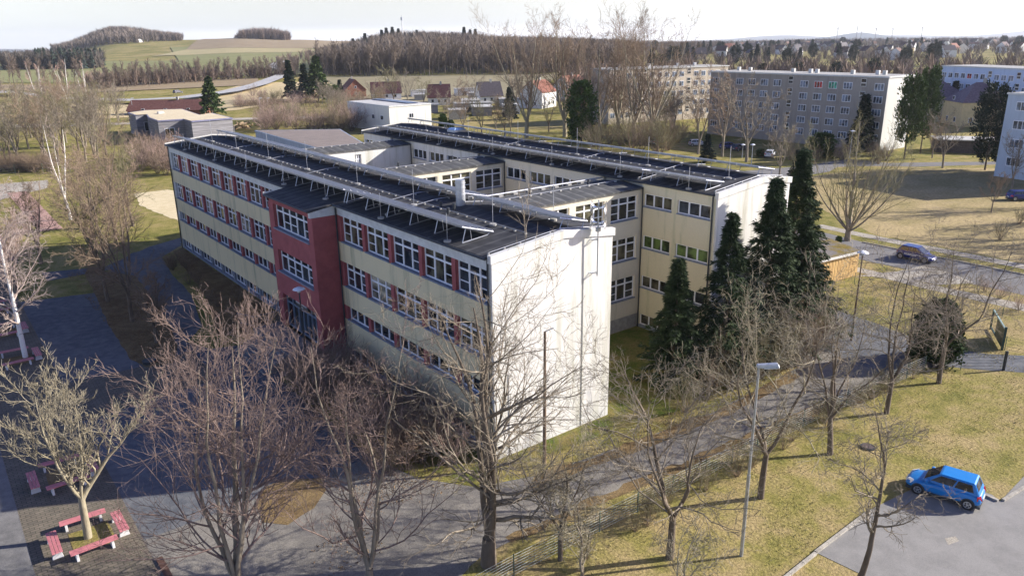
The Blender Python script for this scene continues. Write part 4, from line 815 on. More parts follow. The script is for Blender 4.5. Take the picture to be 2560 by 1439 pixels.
# radio mast and wind turbines
M_turb = mat('turbine_grey', (.10, .11, .12), .6, .03, 2)
p = at(1010, 780); r = empty('radio_mast', p, 0, 'slender radio mast rising from the wooded hill', 'mast'); hm = hgt(p, 38)
g = MB(); g.bar((0, 0, 0), (0, 0, hm), .7, M_steel, 6, .25); g.build('mast_tower', r); MB().bar((0, 0, hm*.84), (0, 0, hm*.93), 1.3, M_steel, 8).build('antenna', r)
for k, (px, yt, yb, lab) in enumerate([(2086, 71, 96, 'leftmost wind turbine on the horizon'), (2134, 66, 97, 'tallest wind turbine on the horizon, with spread blades'), (2145, 79, 97, 'small wind turbine just right of the tallest one'), (2181, 72, 96, 'wind turbine on the right slope of the blue hill'), (2222, 72, 94, 'wind turbine right of the blue hill'), (2295, 69, 92, 'rightmost wind turbine on the horizon')]):
    p = at(px, 4800 if k != 2 else 5150); hh = hgt(p, yt); r = empty('wind_turbine', p, YAW+R(90 if k in (0, 3, 4, 5) else 150), lab, 'wind turbine', 'wind turbines on the horizon')
    MB().bar((0, 0, 0), (0, 0, hh), 3.0, M_turb, 8, 1.8).build('tower', r); hb = MB().box(-4, 4, -2, 2, hh-2, hh+2, M_turb).build('nacelle', r)
    for j in range(3):
        t = R(90+120*j+(25 if k in (0, 3, 4, 5) else 20)); MB().bar((0, 0, hh), (0+math.cos(t)*.12*hh*3.1, 4.5, hh+math.sin(t)*.12*hh*3.1), 1.6, M_turb, 4, .4).build('blade', r)
# ================================================================== fences and gate
M_green = mat('green_mesh', (.10, .16, .12), .5, .1, 5); M_wire = mat('galvanised_wire', (.50, .52, .50), .4, .1, 5, metal=.3)
def fence(pts, h, label, post=2.5, rails=8, vert=.0, wr=.012, name='wire_fence', wm=None):
    r = empty(name, (pts[0][0], pts[0][1], 0), 0, label, 'fence'); o = Vector((*pts[0], 0)); g = MB()
    for a, b in zip(pts, pts[1:]):
        A, B = Vector((*a, 0))-o, Vector((*b, 0))-o; L = (B-A).length; n_ = max(1, int(round(L/post)))
        for k in range(n_+1):
            q = A+(B-A)*k/n_; MB().bar(q, q+Vector((0, 0, h+.05)), .03, M_green, 6).build('post', r)
        for k in range(rails):
            z = .08+(h-.1)*k/(rails-1); g.bar(A+Vector((0, 0, z)), B+Vector((0, 0, z)), wr, wm or M_wire, 3)
        if vert:
            for k in range(int(L/vert)): q = A+(B-A)*k*vert/L; g.bar(q+Vector((0, 0, .05)), q+Vector((0, 0, h)), wr*.5, wm or M_green, 3)
    g.build('wire_panel', r); return r
fence([(-16, -8.9), (-5.4, -8.6), (8, -8.8), (19.7, -9.0), (31.8, -9.7)], 1.15, 'long wire mesh fence along the lower side of the drive', 2.6, 8, .3)
fence([(33.9, -11.3), (36.2, -13.2)], 1.45, 'short wire fence panel closing the gap beside the walkway', 2.9, 7, 0, .010, wm=M_dark)
fence([(40.3, -11.8), (40.9, -14), (43, -20), (52, -40)], 1.1, 'low wire fence along the far side of the walkway', 3, 5, 0, .008, wm=M_dark)
fence([(47.0, 4.2), (47.6, -.5), (47.6, -5.5), (48, -12), (49, -24)], 1.2, 'low wire fence on the grass along the pavement', 3.2, 4, 0, .006, wm=M_dark)
fence([(-22, 138), (-9, 139), (4, 134), (14, 128)], 2.0, 'wire fence across the sports ground at the upper left', 4, 5, 0, .02, wm=M_dark)
fence([(80, 122), (98, 100), (118, 78)], 1.4, 'thin wire fence at the back of the meadow behind the rear wing', 5, 3, 0, .02, wm=M_dark)
r = empty('gate_leaf', (40.1, -11.7, 0), 0, 'open green gate leaf with solid dark panel standing beside the walkway', 'gate'); P0, P1 = Vector((0, 0, 0)), Vector((4.2, 2.5, 0)); F = Fr(P0, P1, (P1).cross(Vector((0, 0, 1)))); L = P1.length
M_gg = mat('gate_green', (.03, .07, .06), .45, .1, 4); M_gl = mat('gate_light_green', (.30, .42, .38), .4, .1, 4)
MB().fbox(F, 0, .16, -.08, .08, 0, 1.9, M_gg).fbox(F, L-.1, L, -.06, .06, 0, 1.75, M_gg).build('post', r); MB().fbox(F, .16, L-.1, -.05, .05, 1.62, 1.74, M_gl).fbox(F, .16, L-.1, -.05, .05, .15, .27, M_gg).build('gate_frame', r); MB().fbox(F, .2, L*.62, -.03, .03, .27, 1.62, M_gg).build('gate_panel', r)
g = MB(); g.bar((36.2, -13.3, 0), (36.2, -13.3, 1.5), .09, M_dark, 8); tag(g.build('gate_post'), 'thick dark gate post at the end of the short fence panel', 'post')
g = MB()
for s in (0, 7.5): g.bar((4.8, 82.5+s*0, 0) if s == 0 else (12.2, 96, 0), (4.8, 82.5, 2.5) if s == 0 else (12.2, 96, 2.5), .05, M_steel, 8)
g2 = g.build('volleyball_post'); tag(g2, 'two steel posts standing in the sand court', 'post')
# small goal, car park marking
sheet('road_marking', [tuple(G(*q)[:2]) for q in ((2362, 1345), (2388, 1340), (2398, 1352), (2370, 1362))], .022, M_gravel)
# log pile
r = empty('log_pile', G(605, 325), 0, 'heap of freshly cut pale logs beside the timber clad building', 'log pile'); rl = random.Random(4); M_log = mat('cut_wood', (.55, .40, .22), .85, .2, 3); M_bark0 = mat('log_bark', (.16, .11, .07), .9, .2, 4)
for k in range(46):
    z = .3+rl.random()*1.5; x, y = rl.gauss(0, 2.6*(1-z/3)), rl.gauss(0, 1.8*(1-z/3)); t = rl.gauss(.6, .5); MB().bar((x, y, z), (x+math.cos(t)*1.1, y+math.sin(t)*1.1, z+.1), rl.uniform(.18, .34), M_log if k % 4 else M_bark0, 8).build('log', r)
# ================================================================== cars
M_tyre = mat('tyre', (.025, .025, .027), .85, .1, 8); M_rim = mat('rim', (.5, .52, .55), .3, .1, 6, metal=.7); M_cg = glass('car_glass', (.025, .03, .035), .03)
M_tail = mat('tail_light', (.55, .02, .03), .25, .05, 5, coat=.5); M_head = mat('head_light', (.75, .76, .78), .12, .05, 5, coat=.6); M_plate = mat('number_plate', (.75, .75, .72), .4, .05, 8)
def car(name, label, p, rz, paint, L=3.55, W=1.62, Hh=1.47, kind='hatch', group=None, marks=False):
    """forward is +x; origin on the ground in the middle"""
    r = empty(name, p, rz, label, 'car', group); hl, hw = L/2, W/2; zb = .22; zw = Hh*.60
    # body stations: x, half width, belt height, underside
    if kind == 'hatch': st = [(-hl, .80, .62, .42), (-hl+.08, .93, .80, .27), (-hl+.35, .985, zw+.04, zb), (-hl*.45, 1, zw, zb), (0, 1, zw-.02, zb), (hl*.38, 1, zw-.05, zb), (hl*.62, .985, zw-.13, zb), (hl-.22, .92, .66, zb+.02), (hl-.05, .80, .56, .28), (hl, .70, .46, .36)]
    else: st = [(-hl, .82, .66, .42), (-hl+.08, .94, .86, .27), (-hl+.4, .985, zw+.04, zb), (-hl*.45, 1, zw, zb), (0, 1, zw-.03, zb), (hl*.45, 1, zw-.06, zb), (hl*.66, .985, zw-.13, zb), (hl-.3, .93, .70, zb+.02), (hl-.06, .82, .58, .28), (hl, .72, .48, .36)]
    V = []; Q = []; ring = 12
    for (x, k, zt, zl) in st:
        h = hw*k; pr = [(-h*.80, zl), (-h*.97, zl+.10), (-h, (zl+zt)/2), (-h*.985, zt-.09), (-h*.93, zt-.02), (-h*.55, zt+.035), (h*.55, zt+.035), (h*.93, zt-.02), (h*.985, zt-.09), (h, (zl+zt)/2), (h*.97, zl+.10), (h*.80, zl)]
        V += [(x, a, b) for a, b in pr]
    ns = len(st); g = MB(); g.v = V; i = g.mi(paint)
    for a in range(ns-1):
        for j in range(ring): g.f.append((a*ring+j, (a+1)*ring+j, (a+1)*ring+(j+1) % ring, a*ring+(j+1) % ring)); g.m.append(i)
    g.f.append(tuple(range(ring))); g.f.append(tuple((ns-1)*ring+ring-1-j for j in range(ring))); g.m += [i, i]
    body = g.build('body', r, smooth=True); md = body.modifiers.new('s', 'SUBSURF'); md.levels = 1; md.render_levels = 1
    # cabin
    xb, xr0, xr1, xf = -hl+.12, -hl+.42, hl*.12, hl*.56
    if kind != 'hatch': xb, xr0, xr1, xf = -hl+.10, -hl+.5, hl*.08, hl*.58
    zr = Hh-.02; b0, t0 = hw*.95, hw*.74; zc = zw-.03
    lo_ = [(xb, -b0*.94), (xf, -b0*.86), (xf, b0*.86), (xb, b0*.94)]; up_ = [(xr0, -t0), (xr1, -t0*.98), (xr1, t0*.98), (xr0, t0)]
    c = MB(); c.hexa([(x, y, zc) for x, y in lo_]+[(x, y, zr) for x, y in up_], paint); c.f.pop(0); c.m.pop(0)
    cab = c.build('cabin', r, bevel=.05)
    def pane(A, B, C, D, u0, u1, v0, v1, nm, m_=M_cg, off=.012):
        A, B, C, D = map(Vector, (A, B, C, D)); n = (B-A).cross(D-A).normalized()
        P = lambda u, v: (A*(1-u)+B*u)*(1-v)+(D*(1-u)+C*u)*v+n*off
        k = MB(); q = [P(u0, v0), P(u1, v0), P(u1, v1), P(u0, v1)]; k.hexa([a-n*.02 for a in q]+q, m_); return k.build(nm, cab)
    lo3 = [(x, y, zc) for x, y in lo_]; up3 = [(x, y, zr) for x, y in up_]
    pane(lo3[1], lo3[2], up3[2], up3[1], .07, .93, .10, .92, 'windscreen'); pane(lo3[3], lo3[0], up3[0], up3[3], .10, .90, .32, .88, 'rear_window')
    for (a, b) in ((0, 1), (2, 3)):
        m0 = .47 if a == 0 else .53
        pane(lo3[a], lo3[b], up3[b], up3[a], .09, m0-.02, .22, .86, 'side_window'); pane(lo3[a], lo3[b], up3[b], up3[a], m0+.02, .91, .22, .86, 'side_window')
    wr = .29 if L < 3.8 else .32
    for sx, xx in ((-1, -hl+.58), (1, hl-.68)):
        for sy in (-1, 1):
            y = sy*(hw-.10); w_ = MB().bar((xx, y-sy*.10, wr), (xx, y+sy*.105, wr), wr, M_tyre, 22).build('wheel', r)
            q = MB().bar((xx, y+sy*.09, wr), (xx, y+sy*.118, wr), wr*.66, M_rim, 18).build('rim', w_)
            k = MB()
            for j in range(5):
                t = 2*PI*j/5+.3; k.bar((xx+math.cos(t)*wr*.25, y+sy*.12, wr+math.sin(t)*wr*.25), (xx+math.cos(t+.63)*wr*.5, y+sy*.12, wr+math.sin(t+.63)*wr*.5), .035, M_dark, 4)
            k.build('rim_opening', w_)
            MB().bar((xx, sy*(hw-.03), wr+.02), (xx, sy*(hw+.004), wr+.02), wr*1.16, M_dark, 22).build('wheel_arch', body)
    for sy in (-1, 1):
        MB().hexa([(-hl-.02, sy*hw*.70, .62), (-hl+.20, sy*hw*.98, .62), (-hl+.22, sy*hw*.985, zw-.02), (-hl+.06, sy*hw*.72, zw-.02), (-hl+.04, sy*hw*.62, .62), (-hl+.14, sy*hw*.9, .62), (-hl+.2, sy*hw*.9, zw-.02), (-hl+.1, sy*hw*.62, zw-.02)], M_tail).build('tail_light', r)
        MB().hexa([(hl-.30, sy*hw*.96, .54), (hl-.02, sy*hw*.62, .50), (hl-.10, sy*hw*.60, .66), (hl-.42, sy*hw*.93, .72), (hl-.30, sy*hw*.80, .54), (hl-.06, sy*hw*.5, .50), (hl-.16, sy*hw*.5, .68), (hl-.42, sy*hw*.8, .74)], M_head).build('headlight', r)
        MB().box(hl*.42-.08, hl*.42+.08, sy*hw*.98-.1, sy*hw*.98+.1, zw-.02, zw+.13, paint).build('wing_mirror', r, bevel=.03)
    MB().box(-hl-.03, -hl+.03, -.26, .26, .50, .61, M_plate).build('number_plate', r); MB().box(hl-.02, hl+.025, -.26, .26, .36, .47, M_plate).build('number_plate', r)
    MB().box(-hl+.02, hl-.06, -hw*.86, hw*.86, .16, .30, M_dark).build('underbody', r)
    if marks:                                          # white sign writing on the doors, too small to read in the photograph
        for sy in (-1, 1):
            k = MB()
            for j in range(14):
                for zz, n0 in ((zw-.20, 14), (zw-.33, 10)):
                    if j < n0: x = -.95+j*.13; k.box(x, x+.09, sy*(hw+.012)-.004, sy*(hw+.012)+.004, zz, zz+.075, M_frame)
            k.build('lettering', r)
    return r
def paint(nm, c): return mat(nm, c, .3, .02, 3, coat=.45, spec=.35)
P_blue = paint('bright_blue_paint', (.012, .20, .56)); P_navy = paint('navy_paint', (.012, .025, .16)); P_white = paint('white_paint', (.70, .71, .72)); P_black = paint('dark_paint', (.02, .025, .04)); P_silver = paint('silver_paint', (.40, .42, .45))
ca = G(2262, 1228); cb = G(2408, 1262)
car('parked_car', 'bright blue three door hatchback parked on the asphalt in front of the grass', (*(np.array([16.55, -17.45])+(G(2370, 1226)-G(2352, 1216))[:2]), .016), math.atan2(3.2, -.75), P_blue, L=3.6)
car('moving_car', 'dark blue van like car with white sign writing driving on the street', (60.2, 4.5, .014), R(-90), P_navy, L=3.85, W=1.7, Hh=1.52, kind='van', marks=True)
car('parked_car', 'white estate car on the far street behind the school', (*G(708, 287)[:2], .1), R(150), P_white, L=4.5, W=1.8, Hh=1.55, kind='van')
p = H(446, 239); car('moving_car', 'tiny dark car on the curving country road', (p[0], p[1], p[2]+.9), R(20), P_black, L=4.5, W=1.8, Hh=1.5, kind='van')
car('parked_car', 'dark blue car cut by the right edge of the photo beside the pale block', (*G(2556, 500)[:2], .02), R(-40), P_navy, L=4.3, W=1.76, Hh=1.45)
for k, (px, py, pt, lb) in enumerate([(1745, 365, P_silver, 'pale car parked far left in front of the grey apartment block'), (1822, 372, P_navy, 'dark blue car parked under the birch before the grey block'), (1850, 376, P_black, 'black car next to the dark blue one before the grey block'), (1640, 360, P_silver, 'silver car behind the bushes in front of the beige block'), (1925, 392, P_white, 'car with pale roof beside the dark hedge at the grey block'), (1655, 352, P_black, 'dark car among the bushes below the beige block')]):
    car('parked_car', lb, (*G(px, py)[:2], .02), R(-35+15*k), pt, L=4.2, W=1.75, Hh=1.45)
# ================================================================== trees
def nrm(v): return v/np.maximum(1e-9, np.linalg.norm(v, axis=-1, keepdims=True))
def march(rng, P0, D0, L, Rr, n, wander, up, tip=.3, droop=0.):
    N = len(P0); P = np.empty((N, n, 3)); P[:, 0] = P0; d = nrm(D0); step = (L/(n-1))[:, None]
    for i in range(1, n):
        d = nrm(d+rng.normal(0, wander, (N, 3))+np.array([0, 0, up-droop*i/n])); P[:, i] = P[:, i-1]+d*step
    t = np.linspace(0, 1, n)[None]; rad = Rr[:, None]*(1-(1-tip)*t); return P, rad
def spawn(rng, P, rad, m, t0, t1, a0, a1, lf, rf, fall=.5, L=None):
    N, n, _ = P.shape; t = (t0+(t1-t0)*((np.arange(m)[None]+rng.random((N, m)))/m)); f = t*(n-1); i = np.clip(f.astype(int), 0, n-2); fr = (f-i)[..., None]
    idx = np.arange(N)[:, None]; A = P[idx, i]; B = P[idx, i+1]; pos = A*(1-fr)+B*fr; tan = nrm(B-A)
    r = rad[idx, i]*(1-fr[..., 0])+rad[idx, i+1]*fr[..., 0]
    pl = np.linalg.norm(np.diff(P, axis=1), axis=2).sum(1) if L is None else L
    q = rng.normal(0, 1, (N, m, 3)); q = nrm(q-tan*(q*tan).sum(-1, keepdims=True)); an = rng.uniform(a0, a1, (N, m))[..., None]
    d = tan*np.cos(an)+q*np.sin(an); ln = pl[:, None]*lf*(1-fall*t)*rng.uniform(.65, 1.25, (N, m))
    return pos.reshape(-1, 3), d.reshape(-1, 3), ln.ravel(), (r*rf).ravel()
def tubes(batches):
    VV = []; QQ = []; off = 0
    for P, rad, s in batches:
        N, n, _ = P.shape; tg = np.empty_like(P); tg[:, 1:-1] = P[:, 2:]-P[:, :-2]; tg[:, 0] = P[:, 1]-P[:, 0]; tg[:, -1] = P[:, -1]-P[:, -2]; tg = nrm(tg)
        ref = np.where(np.abs(tg[..., 2:3]) > .9, np.array([1., 0, 0]), np.array([0, 0, 1.])); u = nrm(np.cross(tg, ref)); v = np.cross(tg, u)
        a = np.arange(s)*2*math.pi/s; ring = P[:, :, None]+(u[:, :, None]*np.cos(a)[None, None, :, None]+v[:, :, None]*np.sin(a)[None, None, :, None])*rad[:, :, None, None]
        VV.append(ring.reshape(-1, 3)); b = (np.arange(N)[:, None, None]*n+np.arange(n-1)[None, :, None])*s; j = np.arange(s)[None, None]; j2 = (j+1) % s
        q = np.stack([b+j, b+j2, b+s+j2, b+s+j], -1).reshape(-1, 4)+off; QQ.append(q); off += N*n*s
    return np.concatenate(VV), np.concatenate(QQ)
def bare(seed, h, r0, fork=.25, leads=1, lang=.5, limbs=12, lt=(.25, .98), lang2=(.6, 1.1), lf=.45, up=.06, wander=.1, m2=7, m3=6, m4=4, tw=.010, cw=1., tup=.04, lean=0., sides=8, lowres=False, trunkwander=.05, fall=.55, m2len=.5, droop=0., tm=1.):
    rng = np.random.default_rng(seed); T = []; C = []
    D0 = np.array([[lean*rng.normal(), lean*rng.normal(), 1.]]); hf = h*fork
    if leads == 1:
        P, rd = march(rng, np.zeros((1, 3)), D0, np.array([h]), np.array([r0]), 10 if lowres else 14, trunkwander, .08, .10); T.append((P, rd, sides)); L0 = P, rd; lt_ = lt
    else:
        P, rd = march(rng, np.zeros((1, 3)), D0, np.array([hf]), np.array([r0]), 5, trunkwander*.6, .1, .74); T.append((P, rd, sides))
        az = np.arange(leads)*2*math.pi/leads+rng.uniform(0, 1, leads); an = lang*rng.uniform(.5, 1.2, leads)
        d = np.stack([np.sin(an)*np.cos(az), np.sin(an)*np.sin(az), np.cos(an)], 1); e = P[0, -1]-np.array([0, 0, 1.])*rng.uniform(0, .12, leads)[:, None]*hf
        P2, rd2 = march(rng, e, d, (h-hf)*rng.uniform(.8, 1.1, leads), r0*np.where(np.arange(leads) == 0, .68, .72/math.sqrt(max(2, leads)/1.6)), 8 if lowres else 12, wander*.6, .10, .12); T.append((P2, rd2, 6)); L0 = P2, rd2; lt_ = (.08, .98)
    p, d, l, r = spawn(rng, *L0, max(2, limbs//leads), *lt_, *lang2, lf*cw, .55, fall); P1, r1 = march(rng, p, d, np.maximum(l, .12*h*.3), np.maximum(r, tw*1.5), 6 if lowres else 8, wander, up, .25, droop); C.append((P1, r1, 4 if not lowres else 3))
    p, d, l, r = spawn(rng, P1, r1, m2, .12, .98, .4, .95, m2len, .6, .4); P2, r2 = march(rng, p, d, l, np.maximum(r, tw*1.2), 4 if lowres else 5, wander*1.2, tup, .4, droop); C.append((P2, r2, 3))
    if m3:
        p, d, l, r = spawn(rng, P2, r2, m3, .1, 1., .35, .9, .55, .7, .3); P3, r3 = march(rng, p, d, l*tm, np.maximum(r, tw), 3 if lowres else 4, wander*1.4, tup, .5, droop); C.append((P3, r3, 3))
        # twigs straight on the limbs too
        p, d, l, r = spawn(rng, P1, r1, m3, .3, 1., .5, 1.1, .22, .4, .2); P3b, r3b = march(rng, p, d, l, np.maximum(r, tw), 3, wander*1.4, tup, .5, droop); C.append((P3b, r3b, 3))
        if m4:
            p, d, l, r = spawn(rng, P3, r3, m4, .15, 1., .35, .9, .6, .8, .2); P4, r4 = march(rng, p, d, l*tm, np.maximum(r*.9, tw*.85), 3, wander*1.4, tup*1.5, .5); C.append((P4, r4, 3))
    return tubes(T), tubes(C)
def bark(nm, a, b, sc_=2.5, st=(1, 1, .35)): return mat(nm, a, .92, col2=b, scale=sc_, stretch=st, bump=.4, bscale=14, width=.5)
B_pale = bark('pale_bark', (.42, .37, .26), (.22, .185, .12)); B_grey = bark('grey_bark', (.33, .28, .21), (.14, .115, .085)); B_dark = bark('dark_bark', (.20, .16, .12), (.09, .07, .05))
B_red = bark('reddish_twigs', (.29, .215, .18), (.14, .095, .08)); B_birch = mat('birch_bark', (.78, .74, .68), .8, col2=(.30, .26, .23), scale=3, stretch=(1, 1, 2.2), mid=.36, width=.1)
B_btw = bark('birch_twigs', (.46, .34, .28), (.26, .17, .14)); B_bl = bark('birch_limbs', (.52, .43, .38), (.30, .22, .18)); B_brown = bark('brown_twigs', (.33, .245, .17), (.17, .12, .08)); B_olive = bark('olive_twigs', (.30, .275, .15), (.15, .13, .07)); B_far = bark('far_twigs', (.27, .21, .16), (.14, .11, .085), .3)
B_fard = bark('far_twigs_dark', (.20, .155, .12), (.10, .08, .065), .3)
def tree(name, label, p, geo, mt, mc, rz=0, sc_=1., group=None, cat='tree', tilt=(0, 0)):
    r = empty(name, p, rz, label, cat, group); r.scale = (sc_, sc_, sc_); r.rotation_euler = (tilt[0], tilt[1], rz)
    (tv, tq), (cv, cq) = geo; link('trunk', npmesh('trunk', tv, tq, mt), r); link('crown', npmesh('crown', cv, cq, mc), r); return r
def copy_tree(src, p, rz, s, label=None, group=None, zs=None):
    c = src.copy(); COL.objects.link(c); c.location = [float(v) for v in p]; c.rotation_euler = (0, 0, rz); c.scale = (s, s, zs or s)
    if label: c['label'] = label
    if group: c['group'] = group
    for ch in list(src.children):
        d = ch.copy(); COL.objects.link(d); d.parent = c
    return c
# ---- foreground trees, each grown on its own
tree('small_ash_tree', 'small pale barked tree growing inside the sunlit square of pink benches', (-20.25, 6.95, 0), bare(11, 8.7, .20, fork=.27, leads=4, lang=.50, limbs=36, lt=(.05, .98), lang2=(.5, 1.15), lf=.58, up=.09, wander=.17, m2=6, m3=5, m4=2, tw=.0115, tup=.16, m2len=.5, fall=.35), B_pale, B_pale)
tree('large_linden_tree', 'large twin stemmed tree with reddish twigs in front of the shaded yard', (-15.9, -2.3, 0), bare(25, 12.6, .27, fork=.07, leads=5, lang=.28, limbs=60, lang2=(.7, 1.3), lf=.52, up=.07, wander=.14, m2=7, m3=5, m4=2, tw=.0082, tup=.08, fall=.5), B_grey, B_red, rz=.4)
tree('large_linden_tree', 'reddish twigged tree between the stair tower and the largest twin stemmed one', (-10.9, -5.0, 0), bare(27, 11.2, .22, fork=.08, leads=4, lang=.30, limbs=42, lang2=(.7, 1.3), lf=.46, up=.07, wander=.15, m2=6, m3=5, m4=2, tw=.0085, tup=.08, fall=.5), B_grey, B_red, rz=1.1)
tree('tall_lime_tree', 'tall dark multi stemmed tree standing in front of the corner of the white end wall', (-5.84, -7.24, 0), bare(33, 14.3, .40, fork=.10, leads=4, lang=.25, limbs=40, lang2=(.65, 1.35), lf=.58, up=.04, wander=.16, m2=6, m3=5, m4=2, tw=.0085, tup=.03, fall=.4), B_dark, B_grey, rz=.2)
rows = [(-3.0, -9.1, 7.0, 41, .13, 'leaning thin crooked tree just right of the tall dark one'), (1.11, -12.23, 9.8, 43, .20, 'crooked tree in the row on the grass, nearest to the tall lamp on its left'), (8.7, -11.93, 11.2, 45, .19, 'crooked tree in the row right behind the tall lamp'), (15.68, -11.8, 9.9, 47, .18, 'tree in the row left of the manhole cover'), (23.2, -11.3, 10.6, 49, .17, 'tree in the row where the bright fence wires start'), (30.41, -11.34, 11.6, 51, .18, 'last tree of the row, standing before the round evergreen bush')]
for k, (x, y, h, sd_, r0, lb) in enumerate(rows):
    tree('robinia_tree', lb, (x, y, 0), bare(sd_, h, r0, fork=.24, leads=3 if k != 3 else 5, lang=.55 if k != 3 else .4, limbs=30, lang2=(.6, 1.35), lf=.66, up=.02, wander=.21, m2=6, m3=5, m4=2, tw=.0088, tup=.03, fall=.35, trunkwander=.06), B_dark, B_pale if k in (0, 2) else B_grey, rz=k*1.3, group='row of crooked trees on the grass beside the fence')
tree('robinia_tree', 'slender dark crooked tree on the car park edge left of the blue car', (6.2, -18.7, 0), bare(66, 9.0, .15, fork=.2, leads=1, limbs=18, lt=(.28, .98), lang2=(.8, 1.4), lf=.40, up=.05, wander=.24, m2=6, m3=5, m4=3, tw=.009, trunkwander=.09, lean=.22), B_dark, B_grey)
tree('robinia_tree', 'pale twig top poking in at the bottom edge right of the crooked trees', (-1.6, -15.2, 0), bare(63, 5.2, .09, fork=.2, leads=3, lang=.5, limbs=18, lang2=(.6, 1.2), lf=.55, up=.04, wander=.22, m2=5, m3=5, m4=2, tw=.010), B_pale, B_pale)
tree('robinia_tree', 'low thin tree leaning over the fence beside the tall dark one', (-4.0, -11.6, 0), bare(65, 5.6, .10, fork=.25, leads=2, lang=.6, limbs=18, lang2=(.6, 1.2), lf=.6, up=.03, wander=.24, m2=5, m3=5, m4=2, tw=.010), B_grey, B_pale)
tree('birch_tree', 'white barked birch at the left edge inside a shaded square of benches', (-19.55, 35.9, 0), bare(71, 12.4, .20, fork=.5, leads=1, limbs=26, lt=(.22, .97), lang2=(.7, 1.2), lf=.42, up=.05, wander=.12, m2=8, m3=6, m4=3, tw=.010, tup=-.02, trunkwander=.03), B_birch, B_bl)
tree('birch_tree', 'second white birch, thin and leaning, above the first one at the left', (-7.8, 89.3, 0), bare(73, 12.5, .22, fork=.25, leads=3, lang=.25, limbs=20, lang2=(.5, .9), lf=.32, up=.06, wander=.09, m2=5, m3=4, m4=0, tw=.014, tup=-.02), B_birch, B_bl)
for k, (px, py, ty, sd_, lb) in enumerate([(108, 248, 150, 75, 'leftmost of the distant white birches above the thicket'), (175, 243, 152, 76, 'middle one of the distant white birches above the thicket'), (222, 246, 158, 77, 'rightmost of the distant white birches above the thicket')]):
    p = G(px, py+40); tree('birch_tree', lb, p, bare(sd_, hgt(p, ty), .3, fork=.2, leads=3, lang=.3, limbs=14, lang2=(.4, .8), lf=.3, up=.08, wander=.08, m2=5, m3=4, m4=0, tw=.05, lowres=True), B_birch, B_btw)
mid = [((-11.5, 46.6), 12.0, 81, 'dark tree on the shaded lawn island, farther one of two'), ((-11.0, 39.2), 12.8, 82, 'dark tree on the shaded lawn island, nearer one of two with wide low limbs'), ((-10.6, 32.5), 6.0, 83, 'small dark tree near the tip of the lawn island'), ((-1.94, 79.1), 11.5, 84, 'wide olive twigged tree left of the sand court'), ((-5.5, 72), 12.6, 85, 'slim dark tree in front of the running track'), ((-9.8, 62.5), 10.5, 86, 'dark tree at the edge of the building shadow on the left'), ((-14.5, 66), 9.5, 87, 'twiggy brown tree beside the running track'), ((-18.0, 55), 8.5, 88, 'bushy reddish tree behind the first birch'), ((-24, 50), 9.0, 89, 'twiggy tree cut by the left edge near the birch')]
for (x, y), h, sd_, lb in mid:
    k = sd_-81; tree('yard_tree', lb, (x, y, 0), bare(sd_, h, .20, fork=.2, leads=4, lang=.35, limbs=32, lang2=(.5, 1.2), lf=.5, up=.06, wander=.12, m2=7, m3=5, m4=3, tw=.013, fall=.45, lowres=k > 2), B_dark if k < 6 else B_brown, B_olive if k in (3,) else (B_btw if k == 7 else B_brown), group='bare trees around the schoolyard')
tree('street_maple_tree', 'broad many stemmed tree with fanned branches by the street behind the board shed', (61.58+.7, 12.1+1.5, 0), bare(91, 13.5, .42, fork=.09, leads=11, lang=.86, limbs=77, lt=(.1, .98), lang2=(.2, .65), lf=.52, up=.09, wander=.08, m2=5, m3=4, m4=0, tw=.012, tup=.06), B_grey, B_olive)
tree('young_maple_tree', 'small bare tree alone on the brown meadow at the right', G(2478, 530), bare(93, 5.6, .10, fork=.25, leads=4, lang=.5, limbs=22, lang2=(.3, .8), lf=.5, up=.08, wander=.08, m2=6, m3=5, m4=0, tw=.016), B_grey, B_brown)
p = G(1948, 445); tree('young_maple_tree', 'bare fan shaped tree behind the corner of the rear wing', p, bare(94, 9.5, .18, fork=.2, leads=6, lang=.5, limbs=32, lang2=(.3, .9), lf=.5, up=.08, wander=.08, m2=6, m3=5, m4=0, tw=.022), B_grey, B_grey)
